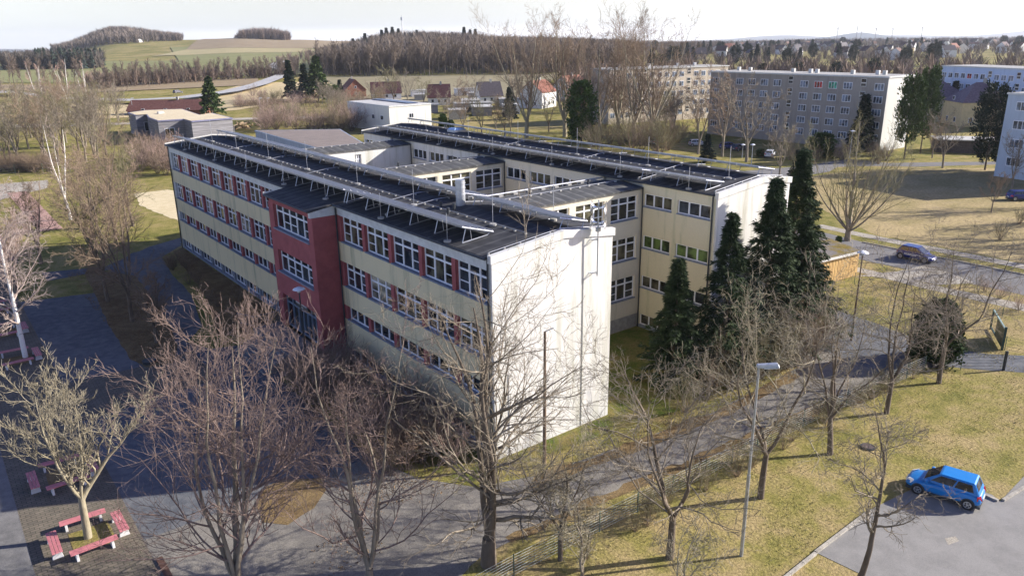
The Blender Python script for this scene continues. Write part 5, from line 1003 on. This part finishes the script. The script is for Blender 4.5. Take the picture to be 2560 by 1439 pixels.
# ---- prototypes copied through the middle distance
def proto(name, geo, mt, mc, cat='tree'):
    return tree(name, 'x', (0, 0, 0), geo, mt, mc, cat=cat)
PB = [proto('park_tree', bare(101+k, 10, .20, fork=.2, leads=3+k % 2, lang=.38, limbs=26, lang2=(.45, 1.1), lf=.5, up=.07, wander=.11, m2=6, m3=4, m4=2, tw=.019, lowres=True, fall=.45), B_dark if k % 2 else B_grey, [B_brown, B_olive, B_grey][k]) for k in range(3)]
PP = [proto('tall_poplar_tree', bare(111+k, 10, .22, fork=.15, leads=5, lang=.40, limbs=40, lang2=(.35, .9), lf=.48, up=.09, wander=.08, m2=6, m3=5, m4=2, tw=.0085, lowres=True, fall=.35, tup=.09), B_pale, B_brown) for k in range(2)]
def shrubgeo(seed, stems=22, h=3., tw=.014, spread=.6, m2=7, m3=4):
    rng = np.random.default_rng(seed); az = rng.uniform(0, 2*math.pi, stems); an = rng.uniform(.05, spread, stems)
    d = np.stack([np.sin(an)*np.cos(az), np.sin(an)*np.sin(az), np.cos(an)], 1); p0 = np.stack([np.cos(az)*.2, np.sin(az)*.2, np.zeros(stems)], 1)*rng.uniform(.2, 1.6, (stems, 1))
    P, r = march(rng, p0, d, h*rng.uniform(.7, 1.15, stems), np.full(stems, tw*2.2), 6, .09, .03, .3)
    a, b, l, q = spawn(rng, P, r, m2, .2, 1., .3, .8, .42, .7, .3); P2, r2 = march(rng, a, b, l, np.maximum(q, tw), 4, .14, .05, .4)
    a, b, l, q = spawn(rng, P2, r2, m3, .15, 1., .3, .8, .5, .8, .2); P3, r3 = march(rng, a, b, l, np.maximum(q, tw), 3, .14, .05, .4)
    return tubes([(P, r, 4)]), tubes([(P2, r2, 3), (P3, r3, 3)])
PS = [proto('bare_shrub', shrubgeo(121+k, 20, 3.2, .012, .8, 6, 4), m_, n_, 'shrub') for k, (m_, n_) in enumerate([(B_dark, B_brown), (B_dark, B_btw), (B_brown, B_olive)])]
rt = random.Random(77)
def put(protos, p, ty=None, h=None, base=10., label=None, group=None, wd=1.):
    src = protos[rt.randrange(len(protos))]; hh = h if h else hgt(p, ty); return copy_tree(src, p, rt.uniform(0, 6.28), hh/base*wd, label, group, hh/base)
# thicket at the left
lab = 'bare brown twigged tree in the thicket left of the timber clad building'
for k in range(36):
    px = -60+k*10+rt.uniform(-9, 9); py = rt.uniform(335, 415); p = G(px, py)
    if px > 285: continue
    put(PB, p, h=rt.uniform(9, 14), label=lab, group='bare trees of the thicket at the left')
for k in range(24):
    p = G(rt.uniform(-40, 320), rt.uniform(285, 325)); put(PB, p, h=rt.uniform(9, 13), label='bare tree at the back of the left thicket, beyond the sports ground', group='trees at the back of the left thicket')
for k in range(26): p = G(rt.uniform(330, 440), rt.uniform(395, 440)); put(PS[:2], p, h=rt.uniform(3., 5.), base=3.2, label='reddish brown shrub at the left corner of the school', group='shrubs at the left corner of the school')
for k in range(36): p = G(rt.uniform(0, 130), rt.uniform(418, 432)); put(PS[:1], p, h=rt.uniform(2, 3.2), base=3.2, label='low brown hedge shrub along the far edge of the sports ground', group='hedge shrubs of the sports ground')
# shrubs by the front facade and near corner
for k in range(38):
    p = np.array([rt.uniform(-5.6, -1.3), rt.uniform(1.2, 17), 0]); put(PS[:2], p, h=rt.uniform(2.0, 3.5), base=3.2, label='dense dark reddish shrub under the basement windows by the near corner', group='shrubs under the front windows')
for k in range(16):
    p = np.array([rt.uniform(-4.0, -1.5), rt.uniform(30, 55), 0]); put(PS[:1], p, h=rt.uniform(.9, 1.7), base=3.2, label='low shrub in the shaded bed along the long front', group='low shrubs in the shaded planting bed')
# shrubs around the spruces and the drive
for (x0, x1, y0, y1, n_, h0, h1, lb, gr, sel) in ((13, 29, -3.4, -1.2, 17, 2.0, 4.2, 'tangled pale shrub in front of the spruces', 'tangled shrubs in front of the spruces', [2, 0]), (29, 34, -2.5, 1.5, 8, 2, 3.4, 'bare shrub between the spruces and the brown lamp pole', 'shrubs beside the brown lamp pole', [0, 1]), (-2, 30, -9.9, -9.3, 26, .9, 1.7, 'low green brown shrub growing through the long wire fence', 'low shrubs along the long wire fence', [2])):
    for k in range(n_): p = np.array([rt.uniform(x0, x1), rt.uniform(y0, y1), 0]); put([PS[s] for s in sel], p, h=rt.uniform(h0, h1), base=3.2, label=lb, group=gr)
# behind the school
for k in range(46): p = G(rt.uniform(650, 935), rt.uniform(296, 332)); put(PS, p, h=rt.uniform(3.5, 6.5), base=3.2, label='brown twiggy bush between the sports hall and the far street', group='bushes behind the sports hall')
for k in range(12): p = G(rt.uniform(800, 960), rt.uniform(262, 300)); put(PB, p, h=rt.uniform(6, 10), label='bare tree beside the white flat roofed house', group='bare trees left of the white flat roofed house')
for k in range(44): p = G(rt.uniform(590, 930), rt.uniform(238, 272)); put(PS, p, h=rt.uniform(2.5, 5), base=3.2, label='garden bush beyond the far street', group='garden bushes beyond the far street')
for k in range(24): p = G(590+5*k, 288-k*.35-18); put(PS[:1], p, h=2.4, base=3.2, label='clipped brown hedge bush along the far street', group='clipped hedge along the far street')
for k, (px, py) in enumerate([(945, 262), (985, 262), (1060, 268), (1130, 268), (1185, 266), (1245, 266), (900, 258), (1020, 262), (1150, 280), (1290, 275)]):
    put(PS+PB, G(px, py), h=rt.uniform(3.5, 5.5), base=3.6, label='bare garden tree or bush among the gabled houses', group='garden trees among the gabled houses')
# tall bare trees
for k, (px, py, ty, s, lb) in enumerate([(1316, 345, 62, 1.0, 'very tall bare tree with a forked trunk behind the rear wing'), (1412, 342, 66, .95, 'tall bare tree just left of the ivy clad one'), (1500, 345, 88, .8, 'tall bare tree right behind the ivy clad one'), (1583, 352, 58, 1., 'very tall bare tree before the left end of the beige block'), (1628, 356, 70, 1., 'tall bare tree before the middle of the beige block'), (1545, 340, 64, 1., 'tall bare tree left of the beige block')]):
    p = G(px, py); copy_tree(PP[k % 2], p, k*1.7, hgt(p, ty)/10, lb, 'very tall bare trees behind the rear wing')
for k, (px, py, ty) in enumerate([(1204, 342, 240), (1262, 345, 235), (1276, 340, 250), (1160, 335, 235), (1372, 330, 230), (1120, 318, 225), (1240, 330, 250)]):
    p = G(px, py); put(PB, p, ty=ty, label='medium bare tree on the tan meadow behind the rear wing', group='medium bare trees behind the rear wing')
for k in range(20): p = G(rt.uniform(1480, 1700), rt.uniform(352, 385)); put(PS[::2], p, h=rt.uniform(4, 7), base=3.2, label='pale fuzzy bush behind the solar racks of the rear wing', group='fuzzy bushes behind the rear wing')
for k in range(16): p = G(rt.uniform(1500, 1760), rt.uniform(300, 345)); put(PB, p, h=rt.uniform(8, 13), label='bare tree in front of the beige block', group='bare trees before the beige block')
for k, (px, py, ty, lb) in enumerate([(1805, 392, 190, 'slim grey tree before the left part of the grey block'), (1866, 405, 195, 'tall bare tree in front of the grey block, right of the slim one'), (1745, 385, 210, 'bare tree beside the small dark spruce'), (2356, 420, 280, 'bare branched tree on the lawn between the two pines'), (2530, 470, 330, 'dense bare tree in front of the pale block at the right edge'), (2330, 395, 300, 'bare tree behind the lawn tree at the right')]):
    p = G(px, py); put(PB, p, ty=ty, label=lb)
for k, (px, py) in enumerate([(2500, 600), (2548, 560)]): put(PS, G(px, py), h=2, base=3.2, label='small bush on the meadow near the right edge', group='bushes near the right edge')
for k in range(14): p = G(rt.uniform(1950, 2220), rt.uniform(395, 412)); put(PS, p, h=rt.uniform(2, 4), base=3.2, label='bush below the windows of the grey block', group='bushes below the grey block')
for px, py in ((2462, 705), (2498, 722), (2548, 750)): put(PS[1:2], G(px, py+25), h=1.4, base=3.2, label='tiny reddish bush on the verge near the right edge', group='tiny bushes on the verge')
for q in PB+PP+PS: pass
for k, q in enumerate([(2700, 515), (2790, 545), (2740, 590), (2900, 600), (3120, 1640), (2760, 640), (2640, 470)]):
    p = G(*q); copy_tree(PB[k % 3], p, k*1.1, 1.35, 'bare tree beyond the right edge of the photo, throwing its shadow on the ground', 'trees beyond the right edge')
# ---- loose tufts and leaves in the near grass
def tufts(n, rects, hmin, hmax, mt, name, label, seed):
    rng = np.random.default_rng(seed); ar = np.array([(b-a)*(d-c) for a, b, c, d in rects]); V = []
    for (a, b, c, d), m_ in zip(rects, (n*ar/ar.sum()).astype(int)):
        x, y = rng.uniform(a, b, m_), rng.uniform(c, d, m_); keep = np.sin(x*.9+np.sin(y*.7)*2)+np.sin(y*1.1+1.3*np.sin(x*.5))+rng.normal(0, .9, m_) > -.2; x, y = x[keep], y[keep]; k = len(x)
        for _ in range(2):
            t = rng.uniform(0, 6.28, k); h = rng.uniform(hmin, hmax, k); w_ = h*.45; lx, ly = rng.normal(0, .6, k)*h, rng.normal(0, .6, k)*h; P = np.stack([x, y, np.full(k, .03)], 1); q = np.stack([np.cos(t)*w_, np.sin(t)*w_, 0*t], 1)
            V.append(np.stack([P-q, P+q, P+np.stack([lx, ly, h], 1)], 1))
    V = np.concatenate(V).reshape(-1, 3); tag(link(name, npmesh(name, V, np.zeros((0, 4), int), mt, smooth=False, tris=np.arange(len(V)).reshape(-1, 3))), label, kind='stuff')
M_tuft = mat('grass_tufts', (.44, .36, .19), .95, col2=(.27, .255, .085), scale=.7, width=.3)
tufts(30000, [(-4, 11, -16, -9.6), (11, 40, -14.5, -9.9), (19, 60, -19, -14.5), (-14, 4, -30, -16.8), (24, 50, -3, 4.5), (37, 51, -20, 3)], .03, .075, M_tuft, 'grass', 'rough winter grass tufts on the lawns', 5)
tufts(14000, [(-.5, 30, -4.2, -2.4), (-9, -.4, -1, 17), (-13, -8, 28, 60), (-12.4, -9, -3.4, -.9), (-6, 22, -8.9, -7.2)], .04, .09, mat('fallen_leaves', (.34, .22, .11), .9, col2=(.16, .10, .05), scale=2), 'leaves', 'fallen leaves along the path edges and beds', 6)
# ---- conifers
def conifer(seed, h, rmax, prof='cone', whorls=27, per=8, sprays=34, ln=.34, wd=.13, droop=.35, base=.06, tr=None, clump=0.):
    rng = np.random.default_rng(seed); P, rd = march(rng, np.zeros((1, 3)), np.array([[0, 0, 1.]]), np.array([h*.97]), np.array([tr or h*.018]), 10, .012, .1, .08)
    N = whorls*per; t = base+(1-base)*((np.arange(N)+rng.random(N))/N)**(.9); az = rng.uniform(0, 2*math.pi, N)+np.arange(N)*2.4
    if prof == 'cone': R_ = rmax*(1-t)**1.12*np.minimum(1, .5+t*5)*1.12
    elif prof == 'column': R_ = rmax*np.sqrt(np.clip(1-((t-.42)/.60)**2, 0, 1))
    elif prof == 'pine': R_ = rmax*np.sqrt(np.clip(1-((t-.58)/.48)**2, .02, 1))
    elif prof == 'dome': R_ = rmax*np.sqrt(np.clip(1-(t)**2, .02, 1))
    R_ = R_*(rng.uniform(.55, 1.18, N) if prof == 'cone' else rng.uniform(.68, 1.13, N))+.06; e = rng.uniform(-.12, .30, N)+.35*t if prof == 'cone' else rng.uniform(.0, .7, N)
    d = np.stack([np.cos(az)*np.cos(e), np.sin(az)*np.cos(e), np.sin(e)], 1); p0 = np.stack([np.zeros(N), np.zeros(N), t*h*.96], 1)
    n = 6; Bp, Br = march(rng, p0, d, R_, np.maximum(R_*.012, .012), n, .06, 0., .4, droop*(.4 if prof == 'cone' else 1))
    s = np.sqrt(rng.uniform(.05, 1, (N, sprays))) if not clump else rng.uniform(.55, 1., (N, sprays)); f = s*(n-1); i = np.clip(f.astype(int), 0, n-2); fr = (f-i)[..., None]; ix = np.arange(N)[:, None]
    A, B = Bp[ix, i], Bp[ix, i+1]; pos = A*(1-fr)+B*fr; tg = nrm(B-A); tot = np.repeat(R_, sprays).reshape(N, sprays)/rmax
    pos = pos+rng.normal(0, 1, pos.shape)*((clump+.05*rmax)*(.35+.5*tot[..., None]) if prof != 'cone' else (.015*rmax+.16*s[..., None]*(1-s[..., None])*rmax*.4+clump*.3)); side = nrm(np.cross(tg, np.array([0, 0, 1.])))*rng.choice([-1, 1], (N, sprays))[..., None]
    dr = nrm(tg*.8+side*rng.uniform(.1, 1.1, (N, sprays, 1))+rng.normal(0, .25, pos.shape)+np.array([0, 0, -.35 if prof == 'cone' else .25])); pos = pos.reshape(-1, 3); dr = dr.reshape(-1, 3)
    M_ = len(pos); l = (ln*rng.uniform(.6, 1.4, M_))[:, None]; q = nrm(np.cross(dr, nrm(rng.normal(0, 1, (M_, 3))+np.array([0, 0, 1.2])))); w2 = (wd*rng.uniform(.6, 1.3, M_))[:, None]
    V = np.stack([pos-dr*l*.1, pos+dr*l*.45+q*w2, pos+dr*l, pos+dr*l*.45-q*w2], 1).reshape(-1, 3); k = np.arange(M_)*4; Q = np.stack([k, k+1, k+2, k+3], 1)
    bv, bq = tubes([(Bp, Br, 3)]); return tubes([(P, rd, 7)]), (bv, bq), (V, Q)
def needle(nm, a, b): return mat(nm, a, .8, col2=b, scale=.9, spec=.2, width=.5)
N_spr = needle('spruce_needles', (.058, .088, .032), (.014, .028, .012)); N_pine = needle('pine_needles', (.095, .14, .038), (.035, .058, .018)); N_ivy = needle('ivy_leaves', (.075, .14, .022), (.022, .045, .012)); N_dk = needle('dark_spruce_needles', (.030, .050, .028), (.012, .022, .014)); N_thuja = needle('thuja_foliage', (.06, .10, .03), (.02, .035, .012))
def ctree(name, label, p, geo, mn, rz=0, sc_=1., group=None, cat='tree'):
    r = empty(name, p, rz, label, cat, group); r.scale = (sc_,)*3; (tv, tq), (bv, bq), (nv, nq) = geo
    link('trunk', npmesh('trunk', tv, tq, B_dark), r); c = link('crown', npmesh('crown', nv, nq, mn, smooth=False), r); link('branches', npmesh('branches', bv, bq, B_dark), c); return r
def cp_c(src, p, rz, s, label, group=None, zs=None):
    c = src.copy(); COL.objects.link(c); c.location = [float(v) for v in p]; c.rotation_euler = (0, 0, rz); c.scale = (s, s, zs or s); c['label'] = label
    if group: c['group'] = group
    for ch in list(src.children):
        d = ch.copy(); COL.objects.link(d); d.parent = c
        for g_ in ch.children: e = g_.copy(); COL.objects.link(e); e.parent = d
    return c
gsp = 'tall dark spruces between the two wings and the drive'
ctree('spruce_tree', 'smallest of the spruces, in front of the yellow wall of the rear wing', (15.9, .4, 0), conifer(201, 9.5, 2.7, whorls=34, per=9, sprays=80, ln=.34, wd=.045), N_spr, group=gsp)
ctree('spruce_tree', 'second spruce from the left, covering the corner of the rear white end wall', (19.6, -.9, 0), conifer(202, 12.4, 3.5, whorls=27, per=8, sprays=80, ln=.34, wd=.045), N_spr, .8, group=gsp)
ctree('spruce_tree', 'third spruce from the left, dense and in front of the rear white end wall', (26.3, .3, 0), conifer(203, 13.8, 4.4, whorls=32, per=9, sprays=120, ln=.34, wd=.045), N_spr, 1.9, group=gsp)
ctree('spruce_tree', 'spruce filling the gap low down between the third and the tallest one', (30.0, -.2, 0), conifer(204, 10.4, 3.9, whorls=28, per=9, sprays=80, ln=.34, wd=.045), N_spr, 2.9, group=gsp)
ctree('spruce_tree', 'tallest slender spruce at the right corner of the rear white end wall', (34.6, 3.4, 0), conifer(205, 14.9, 4.3, whorls=32, per=9, sprays=120, ln=.34, wd=.045), N_spr, .3, group=gsp)
ctree('spruce_tree', 'low spruce in the dark gap between the first and the second one', (22.6, -.9, 0), conifer(206, 7.0, 3.0, whorls=26, per=9, sprays=80, ln=.34, wd=.045), N_dk, .5, group=gsp)
ctree('thuja_bush', 'round dark evergreen bush by the walkway at the right', (33.9, -9.3, 0), conifer(211, 4.7, 1.65, 'dome', 34, 14, 60, .24, .12, 0, .0, tr=.08, clump=.12), N_thuja, cat='bush')
# prototypes
CS = ctree('spruce_tree', 'x', (0, 0, 0), conifer(221, 10, 2.4, whorls=22, per=8, sprays=22, ln=.55, wd=.2), N_dk); CP = ctree('pine_tree', 'x', (0, 0, 0), conifer(222, 10, 3.0, 'pine', 20, 8, 40, .42, .12, 0, .2, clump=.25), N_pine); CI = ctree('ivy_clad_tree', 'x', (0, 0, 0), conifer(223, 10, 2.7, 'column', 26, 10, 26, .38, .2, 0, .0, clump=.2), N_ivy)
CF = ctree('fir_tree', 'x', (0, 0, 0), conifer(224, 10, 3.4, 'cone', 22, 9, 24, .6, .22, .2, .1, clump=.15), N_pine); CD = ctree('dark_pine_tree', 'x', (0, 0, 0), conifer(225, 10, 3.2, 'pine', 20, 8, 40, .42, .12, .1, .12, clump=.25), N_dk)
def pc(src, px, py, ty, label, wd=1., group=None, D=None):
    p = H(px, py); h = hgt(p, ty)/10; return cp_c(src, p, rt.uniform(0, 6), h*wd, label, group, h)
pc(CI, 1453, 358, 204, 'green ivy clad tree behind the rear wing before the tall bare trees', .95)
pc(CF, 532, 296, 190, 'bright green pine behind the timber clad building', 1.05)
pc(CS, 728, 250, 148, 'left spruce of the dark conifer group by the country road', 1.0); pc(CS, 765, 252, 158, 'narrow spruce in the middle of the dark conifer group', 1.1); pc(CF, 797, 254, 138, 'broad dark fir on the right of the conifer group', 1.0); pc(CS, 852, 254, 198, 'small spruce left of the orange brick barn', 1.25); pc(CP, 835, 256, 215, 'small pine beside the orange brick barn', 1.5)
pc(CS, 2148, 380, 232, 'dark spruce in front of the grey apartment block', 1.15); pc(CS, 1766, 408, 333, 'small dark spruce behind the rear roof', 1.3); pc(CP, 2260, 398, 200, 'big pine at the right end of the grey apartment block', .62); pc(CP, 2300, 385, 178, 'pine behind the big one at the end of the grey block', .5)
pc(CD, 2462, 425, 222, 'dark pine left of the pale blue grey block', .68); pc(CS, 1987, 470, 372, 'slender dark spruce beyond the corner of the rear wing', 1.1); pc(CI, 2052, 395, 333, 'dark round evergreen hedge bush before the grey block', 2.2); pc(CS, 2375, 300, 200, 'dark spruce between the yellow houses', 1.1)
pc(CI, 1108, 330, 285, 'small thuja right of the white flat roofed house', 1.); pc(CI, 1128, 330, 300, 'second small thuja right of the white flat roofed house', 1.2); pc(CI, 1905, 392, 372, 'dark low evergreen before the grey block', 3.)
pc(CS, 1275, 300, 215, 'dark conifer behind the garden sheds', 1.2); pc(CI, 2096, 608, 590, 'small dark evergreen at the foot of the fanned tree', 1.8)
# ---- far trees: belts of single trees, woods as one mass each
FT = [proto('field_tree', bare(301+k, 10, .16, fork=.35, leads=1, limbs=20, lt=(.3, .98), lang2=(.3, .8), lf=.34, up=.10, wander=.08, m2=5, m3=4, m4=0, tw=.05, lowres=True, sides=5), B_fard, B_far if k else B_fard) for k in range(3)]
for k in range(78):
    px = 236+k*6.6+rt.uniform(-4, 4); D = 402+rt.uniform(-6, 22)+(px-236)*.165; p = at(px, D); put(FT, p, h=rt.uniform(8.5, 12.5), label='bare tree in the belt of trees between the brown field and the green hill', group='belt of trees below the hill')
for k in range(88):
    px = 805+k*7.8+rt.uniform(-4, 4); D = 482+rt.uniform(0, 30); p = at(px, D); put(FT, p, h=rt.uniform(15, 21), label='bare tree at the front edge of the wood behind the khaki field', group='front row of the wood behind the khaki field')
for k in range(12):
    p = at(-10+k*19+rt.uniform(-5, 5), 400+rt.uniform(-20, 30)); put(FT, p, h=rt.uniform(10, 15), label='bare tree in the loose row at the far left', group='loose row of trees at the far left')
def miniproto(seed, n=46, con=False):
    """a very small tree: stem plus many thin upward twigs (or a ragged cone)"""
    rng = np.random.default_rng(seed); V = []; 
    if con:
        t = rng.uniform(.05, 1, n*2); az = rng.uniform(0, 6.28, n*2); r = .24*(1-t)+.02; c = np.stack([np.cos(az)*r*.5, np.sin(az)*r*.5, t], 1); o = np.stack([np.cos(az)*r, np.sin(az)*r, t-.07], 1); q = np.stack([-np.sin(az), np.cos(az), 0*az], 1)*.07
        T = np.stack([c+np.array([0, 0, .05]), o-q, o+q], 1)
    else:
        z0 = .05+.75*rng.random(n)**1.3; az = rng.uniform(0, 6.28, n); sp = rng.uniform(.05, .26, n)*np.sqrt(np.clip(1-((z0-.5)/.6)**2, .1, 1))*1.6+.02; a = np.stack([np.cos(az)*sp*.15, np.sin(az)*sp*.15, z0*.8], 1); b = np.stack([np.cos(az)*sp, np.sin(az)*sp, np.minimum(1.03, z0+rng.uniform(.12, .3, n))], 1)
        q = np.stack([-np.sin(az+.7), np.cos(az+.7), 0*az], 1)*.022; T = np.stack([a-q, a+q, b], 1); s = np.array([[[-.012, 0, 0], [.012, 0, 0], [0, 0, .9]], [[0, -.012, 0], [0, .012, 0], [0, 0, .9]]]); T = np.concatenate([T, s])
    return T
MP = [miniproto(401+k) for k in range(4)]; MC = [miniproto(411+k, con=True) for k in range(3)]
def wood(name, label, pts, protos, mt, group=None):
    rng = np.random.default_rng(len(pts)+7); out = []
    for (x, y, z, h) in pts:
        T = protos[rng.integers(len(protos))]; a = rng.uniform(0, 6.28); c, s = math.cos(a), math.sin(a); Rm = np.array([[c, -s, 0], [s, c, 0], [0, 0, 1]]); w_ = h*rng.uniform(.85, 1.3)
        out.append((T@Rm.T)*np.array([w_, w_, h])+np.array([x, y, z]))
    V = np.concatenate(out).reshape(-1, 3); Tn = np.arange(len(V)).reshape(-1, 3); me = npmesh(name, V, np.zeros((0, 4), int), mt, smooth=False, tris=Tn); return tag(link(name, me), label, kind='stuff')
def scat(n, px0, px1, D0, D1, h0, h1, fn=None, rs=1):
    r_ = random.Random(rs); out = []
    while len(out) < n:
        px = r_.uniform(px0, px1); D = math.sqrt(r_.uniform(D0*D0, D1*D1))
        if fn and not fn(px, D): continue
        p = at(px, D); out.append((p[0], p[1], p[2], r_.uniform(h0, h1)))
    return out
W_a = mat('wood_twigs', (.25, .20, .155), .95, col2=(.12, .095, .075), scale=.02, width=.5); W_b = mat('wood_twigs_reddish', (.27, .195, .145), .95, col2=(.13, .095, .075), scale=.02, width=.5); W_c = mat('far_conifers', (.045, .065, .045), .9, col2=(.022, .034, .026), scale=.05); W_d = mat('town_trees', (.24, .19, .15), .95, col2=(.115, .09, .075), scale=.02, width=.5)
dome = lambda px, D: ((px-300)/165)**2+((D-1480)/230)**2 < 1
wood('wooded_hill', 'bare wood covering the round hill at the upper left', scat(1500, 130, 465, 1240, 1720, 11, 17, dome, 2), MP, W_a)
wood('wood_edge_trees', 'thin row of bare trees at the right foot of the wooded hill', scat(60, 420, 462, 1340, 1400, 9, 14, None, 3), MP, W_a)
COPSE = []
for (x, y, z, h) in scat(330, 590, 736, 1320, 1400, .55, 1.1, lambda px, D: ((px-663)/71)**2 < 1-.3*abs(D-1360)/40, 4):
    v = np.array([x-CAM[0], y-CAM[1]]); ph = 1280+FPX*((np.array([x, y, z])-CAM)@RT)/((np.array([x, y, z])-CAM)@FW); COPSE.append((x, y, z-1.5, h*(8+14*math.sqrt(max(0, 1-((ph-663)/76)**2)))))
wood('hilltop_copse', 'copse of bare trees on the crest of the brown hill', COPSE, MP, W_b)
wood('left_wood', 'dark wood on the far left below the wooded hill', scat(420, 5, 255, 690, 800, 12, 18, lambda px, D: True, 5), MP, mat('dark_wood_twigs', (.15, .125, .10), .95, col2=(.07, .06, .05), scale=.02)); wood('left_wood_conifers', 'dark conifers among the wood on the far left', scat(60, 90, 258, 690, 760, 12, 18, None, 6), MC, W_c)
wood('valley_wood', 'hazy woods in the valley at the far left', scat(500, -150, 150, 1500, 3300, 9, 13, None, 7), MP, W_a)
wood('wood_fill', 'twiggy undergrowth behind the belt of trees', scat(360, 200, 735, 405, 530, 4, 9, lambda px, D: 0 < D-405-(px-236)*.165 < 45, 8), MP, W_b)
wood('forest', 'large bare wood covering the slope behind the khaki field', scat(3500, 800, 1560, 500, 900, 12, 18, lambda px, D: D < 560+340*min(1, max(0, (px-770)/140)), 9), MP, W_a); wood('forest_back', 'far part of the bare wood on the ridge', scat(900, 1120, 1800, 900, 2000, 11, 16, None, 10), MP, W_a)
wood('slope_trees', 'bare trees along the upper bend of the country road', scat(110, 690, 860, 640, 960, 6, 10, lambda px, D: abs((px-700)/160-(D-620)/300) < .45, 11), MP, W_b)
for k, (px, D, h) in enumerate([(886, 800, 17), (916, 790, 20), (899, 810, 15), (958, 800, 19), (970, 800, 20), (985, 805, 20), (1000, 800, 18), (1132, 900, 16), (1162, 840, 21), (1177, 840, 19), (1190, 840, 20), (1045, 830, 17), (930, 800, 16)]):
    p = at(px, D); cp_c(CS, p, k, h/10*1.1, 'dark conifer standing out on the ridge of the wooded hill', 'conifers on the wooded ridge', h/10)
wood('town_trees', 'bare trees between the houses of the town on the right slope', scat(2300, 1480, 2760, 430, 1500, 5, 11, None, 12), MP, W_d)
wood('skyline_wood', 'bare wood along the skyline above the town', scat(1500, 1500, 2760, 1500, 2700, 11, 16, None, 13), MP, W_d)
wood('near_town_trees', 'bare trees behind the grey apartment block', scat(420, 1400, 2760, 250, 430, 9, 14, lambda px, D: not (2330 < px < 2640 and D < 330), 14), MP, W_b)
rc = random.Random(31)
for k in range(95):
    px = rc.uniform(1500, 2600); D = rc.uniform(420, 1300); p = at(px, D); h = rc.uniform(9, 15); cp_c(CS if k % 3 else CD, p, k, h/10*1.1, 'dark conifer among the houses of the town', 'dark conifers in the town', h/10)
for (px, py, ty, lb) in ((1908, 190, 163, 'round dark tree over the left part of the grey roof'), (1998, 188, 162, 'dark tree above the middle of the grey roof'), (2092, 186, 160, 'narrow dark tree above the grey roof'), (2186, 190, 152, 'dark pine above the right part of the grey roof')):
    p = at(px, 330); h = hgt(p, ty)/10; cp_c(CD, p, px, h*.8, lb, None, h)
hm_ = [M_hw, M_hw, M_hw, mat('house_ochre', (.55, .42, .26), .9, .08, 1), mat('house_grey', (.45, .44, .43), .9, .08, 1), M_hy]; rm_ = [M_maroon, M_darkroof, M_darkroof, mat('brown_tiles', (.16, .085, .06), .8, .2, 2), M_tile]
for k in range(92):
    px = 1740+ (k*137.5) % 850; D = rc.uniform(620, 1500); p = at(px, D); big = rc.random() < .2
    house('small gabled house among the bare trees of the town on the slope', p, rc.uniform(0, 3.14), (15 if big else 10)*rc.uniform(.85, 1.2), 8*rc.uniform(.9, 1.2), rc.uniform(4, 6), rc.uniform(8, 10.5), rc.choice(hm_), rc.choice(rm_ if k % 5 == 0 else rm_[:4]), chim=k % 2 == 0, group='houses of the town on the slope', det=False)
p = at(358, 1290); house('tiny white farmhouse at the edge of the wooded hill', p, .4, 9, 6, 2.5, 4.5, M_hw, M_hw, det=False, chim=False)
# ---- distant blue hills
def ridge(label, D, prof, mt, th=900):
    V = []; n = len(prof)
    for (px, py) in prof:
        d = ray(px, py); f = d[:2]@F2; t = D/f; p = CAM+d*t; V.append((p[0], p[1], p[2])); 
    g = MB()
    for a, b in zip(V, V[1:]):
        q = F2*th; g.face([(a[0]-q[0], a[1]-q[1], -160), (b[0]-q[0], b[1]-q[1], -160), b, a], mt); g.face([a, b, (b[0]+q[0], b[1]+q[1], -160), (a[0]+q[0], a[1]+q[1], -160)], mt)
    o = g.build('hills', smooth=True); return tag(o, label, kind='structure')
M_hill = mat('far_hill_forest', (.05, .08, .10), 1, .2, .002)
def sm(pts, n=40):
    xs = np.linspace(pts[0][0], pts[-1][0], n); ys = np.interp(xs, [p[0] for p in pts], [p[1] for p in pts]); k = np.ones(5)/5; yy = np.convolve(np.pad(ys, 2, 'edge'), k, 'valid'); return list(zip(xs, yy))
ridge('pale blue hills in the gap at the far left', 9000, sm([(-400, 128), (-100, 124), (20, 122), (60, 124), (140, 127), (200, 130), (420, 134)]), M_hill)
ridge('blue wooded hill with wind turbines in front', 6300, sm([(2040, 96), (2085, 91), (2110, 86), (2140, 82), (2160, 81), (2185, 85), (2230, 91), (2290, 95)]), M_hill)
ridge('faint pale hills on the right horizon', 9500, sm([(1650, 106), (1720, 102), (1860, 97), (1905, 90), (1945, 85), (1990, 87), (2040, 93), (2100, 95), (2200, 89), (2260, 86), (2330, 90), (2440, 92), (2500, 84), (2560, 76), (2620, 73), (2800, 80), (2900, 90)]), M_hill)
# ---- the hazy air round the whole place
hz = MB().box(-6000, 12000, -6000, 12000, -175, 140, None)
hz.mats = []; me_h = bpy.data.meshes.new('haze'); me_h.from_pydata(hz.v, [], hz.f); mh = bpy.data.materials.new('haze_air'); mh.use_nodes = True; nh = mh.node_tree; nh.nodes.clear()
oh = nh.nodes.new('ShaderNodeOutputMaterial'); pv = nh.nodes.new('ShaderNodeVolumePrincipled'); pv.inputs['Density'].default_value = .00008; pv.inputs['Color'].default_value = (.88, .93, 1., 1); pv.inputs['Anisotropy'].default_value = .2
nh.links.new(pv.outputs[0], oh.inputs['Volume']); me_h.materials.append(mh); tag(link('haze', me_h), kind='stuff')
# remove the prototypes
for q in PB+PP+PS+[CS, CP, CI, CF, CD]+FT:
    for c in list(q.children):
        for e in list(c.children): bpy.data.objects.remove(e)
        bpy.data.objects.remove(c)
    bpy.data.objects.remove(q)
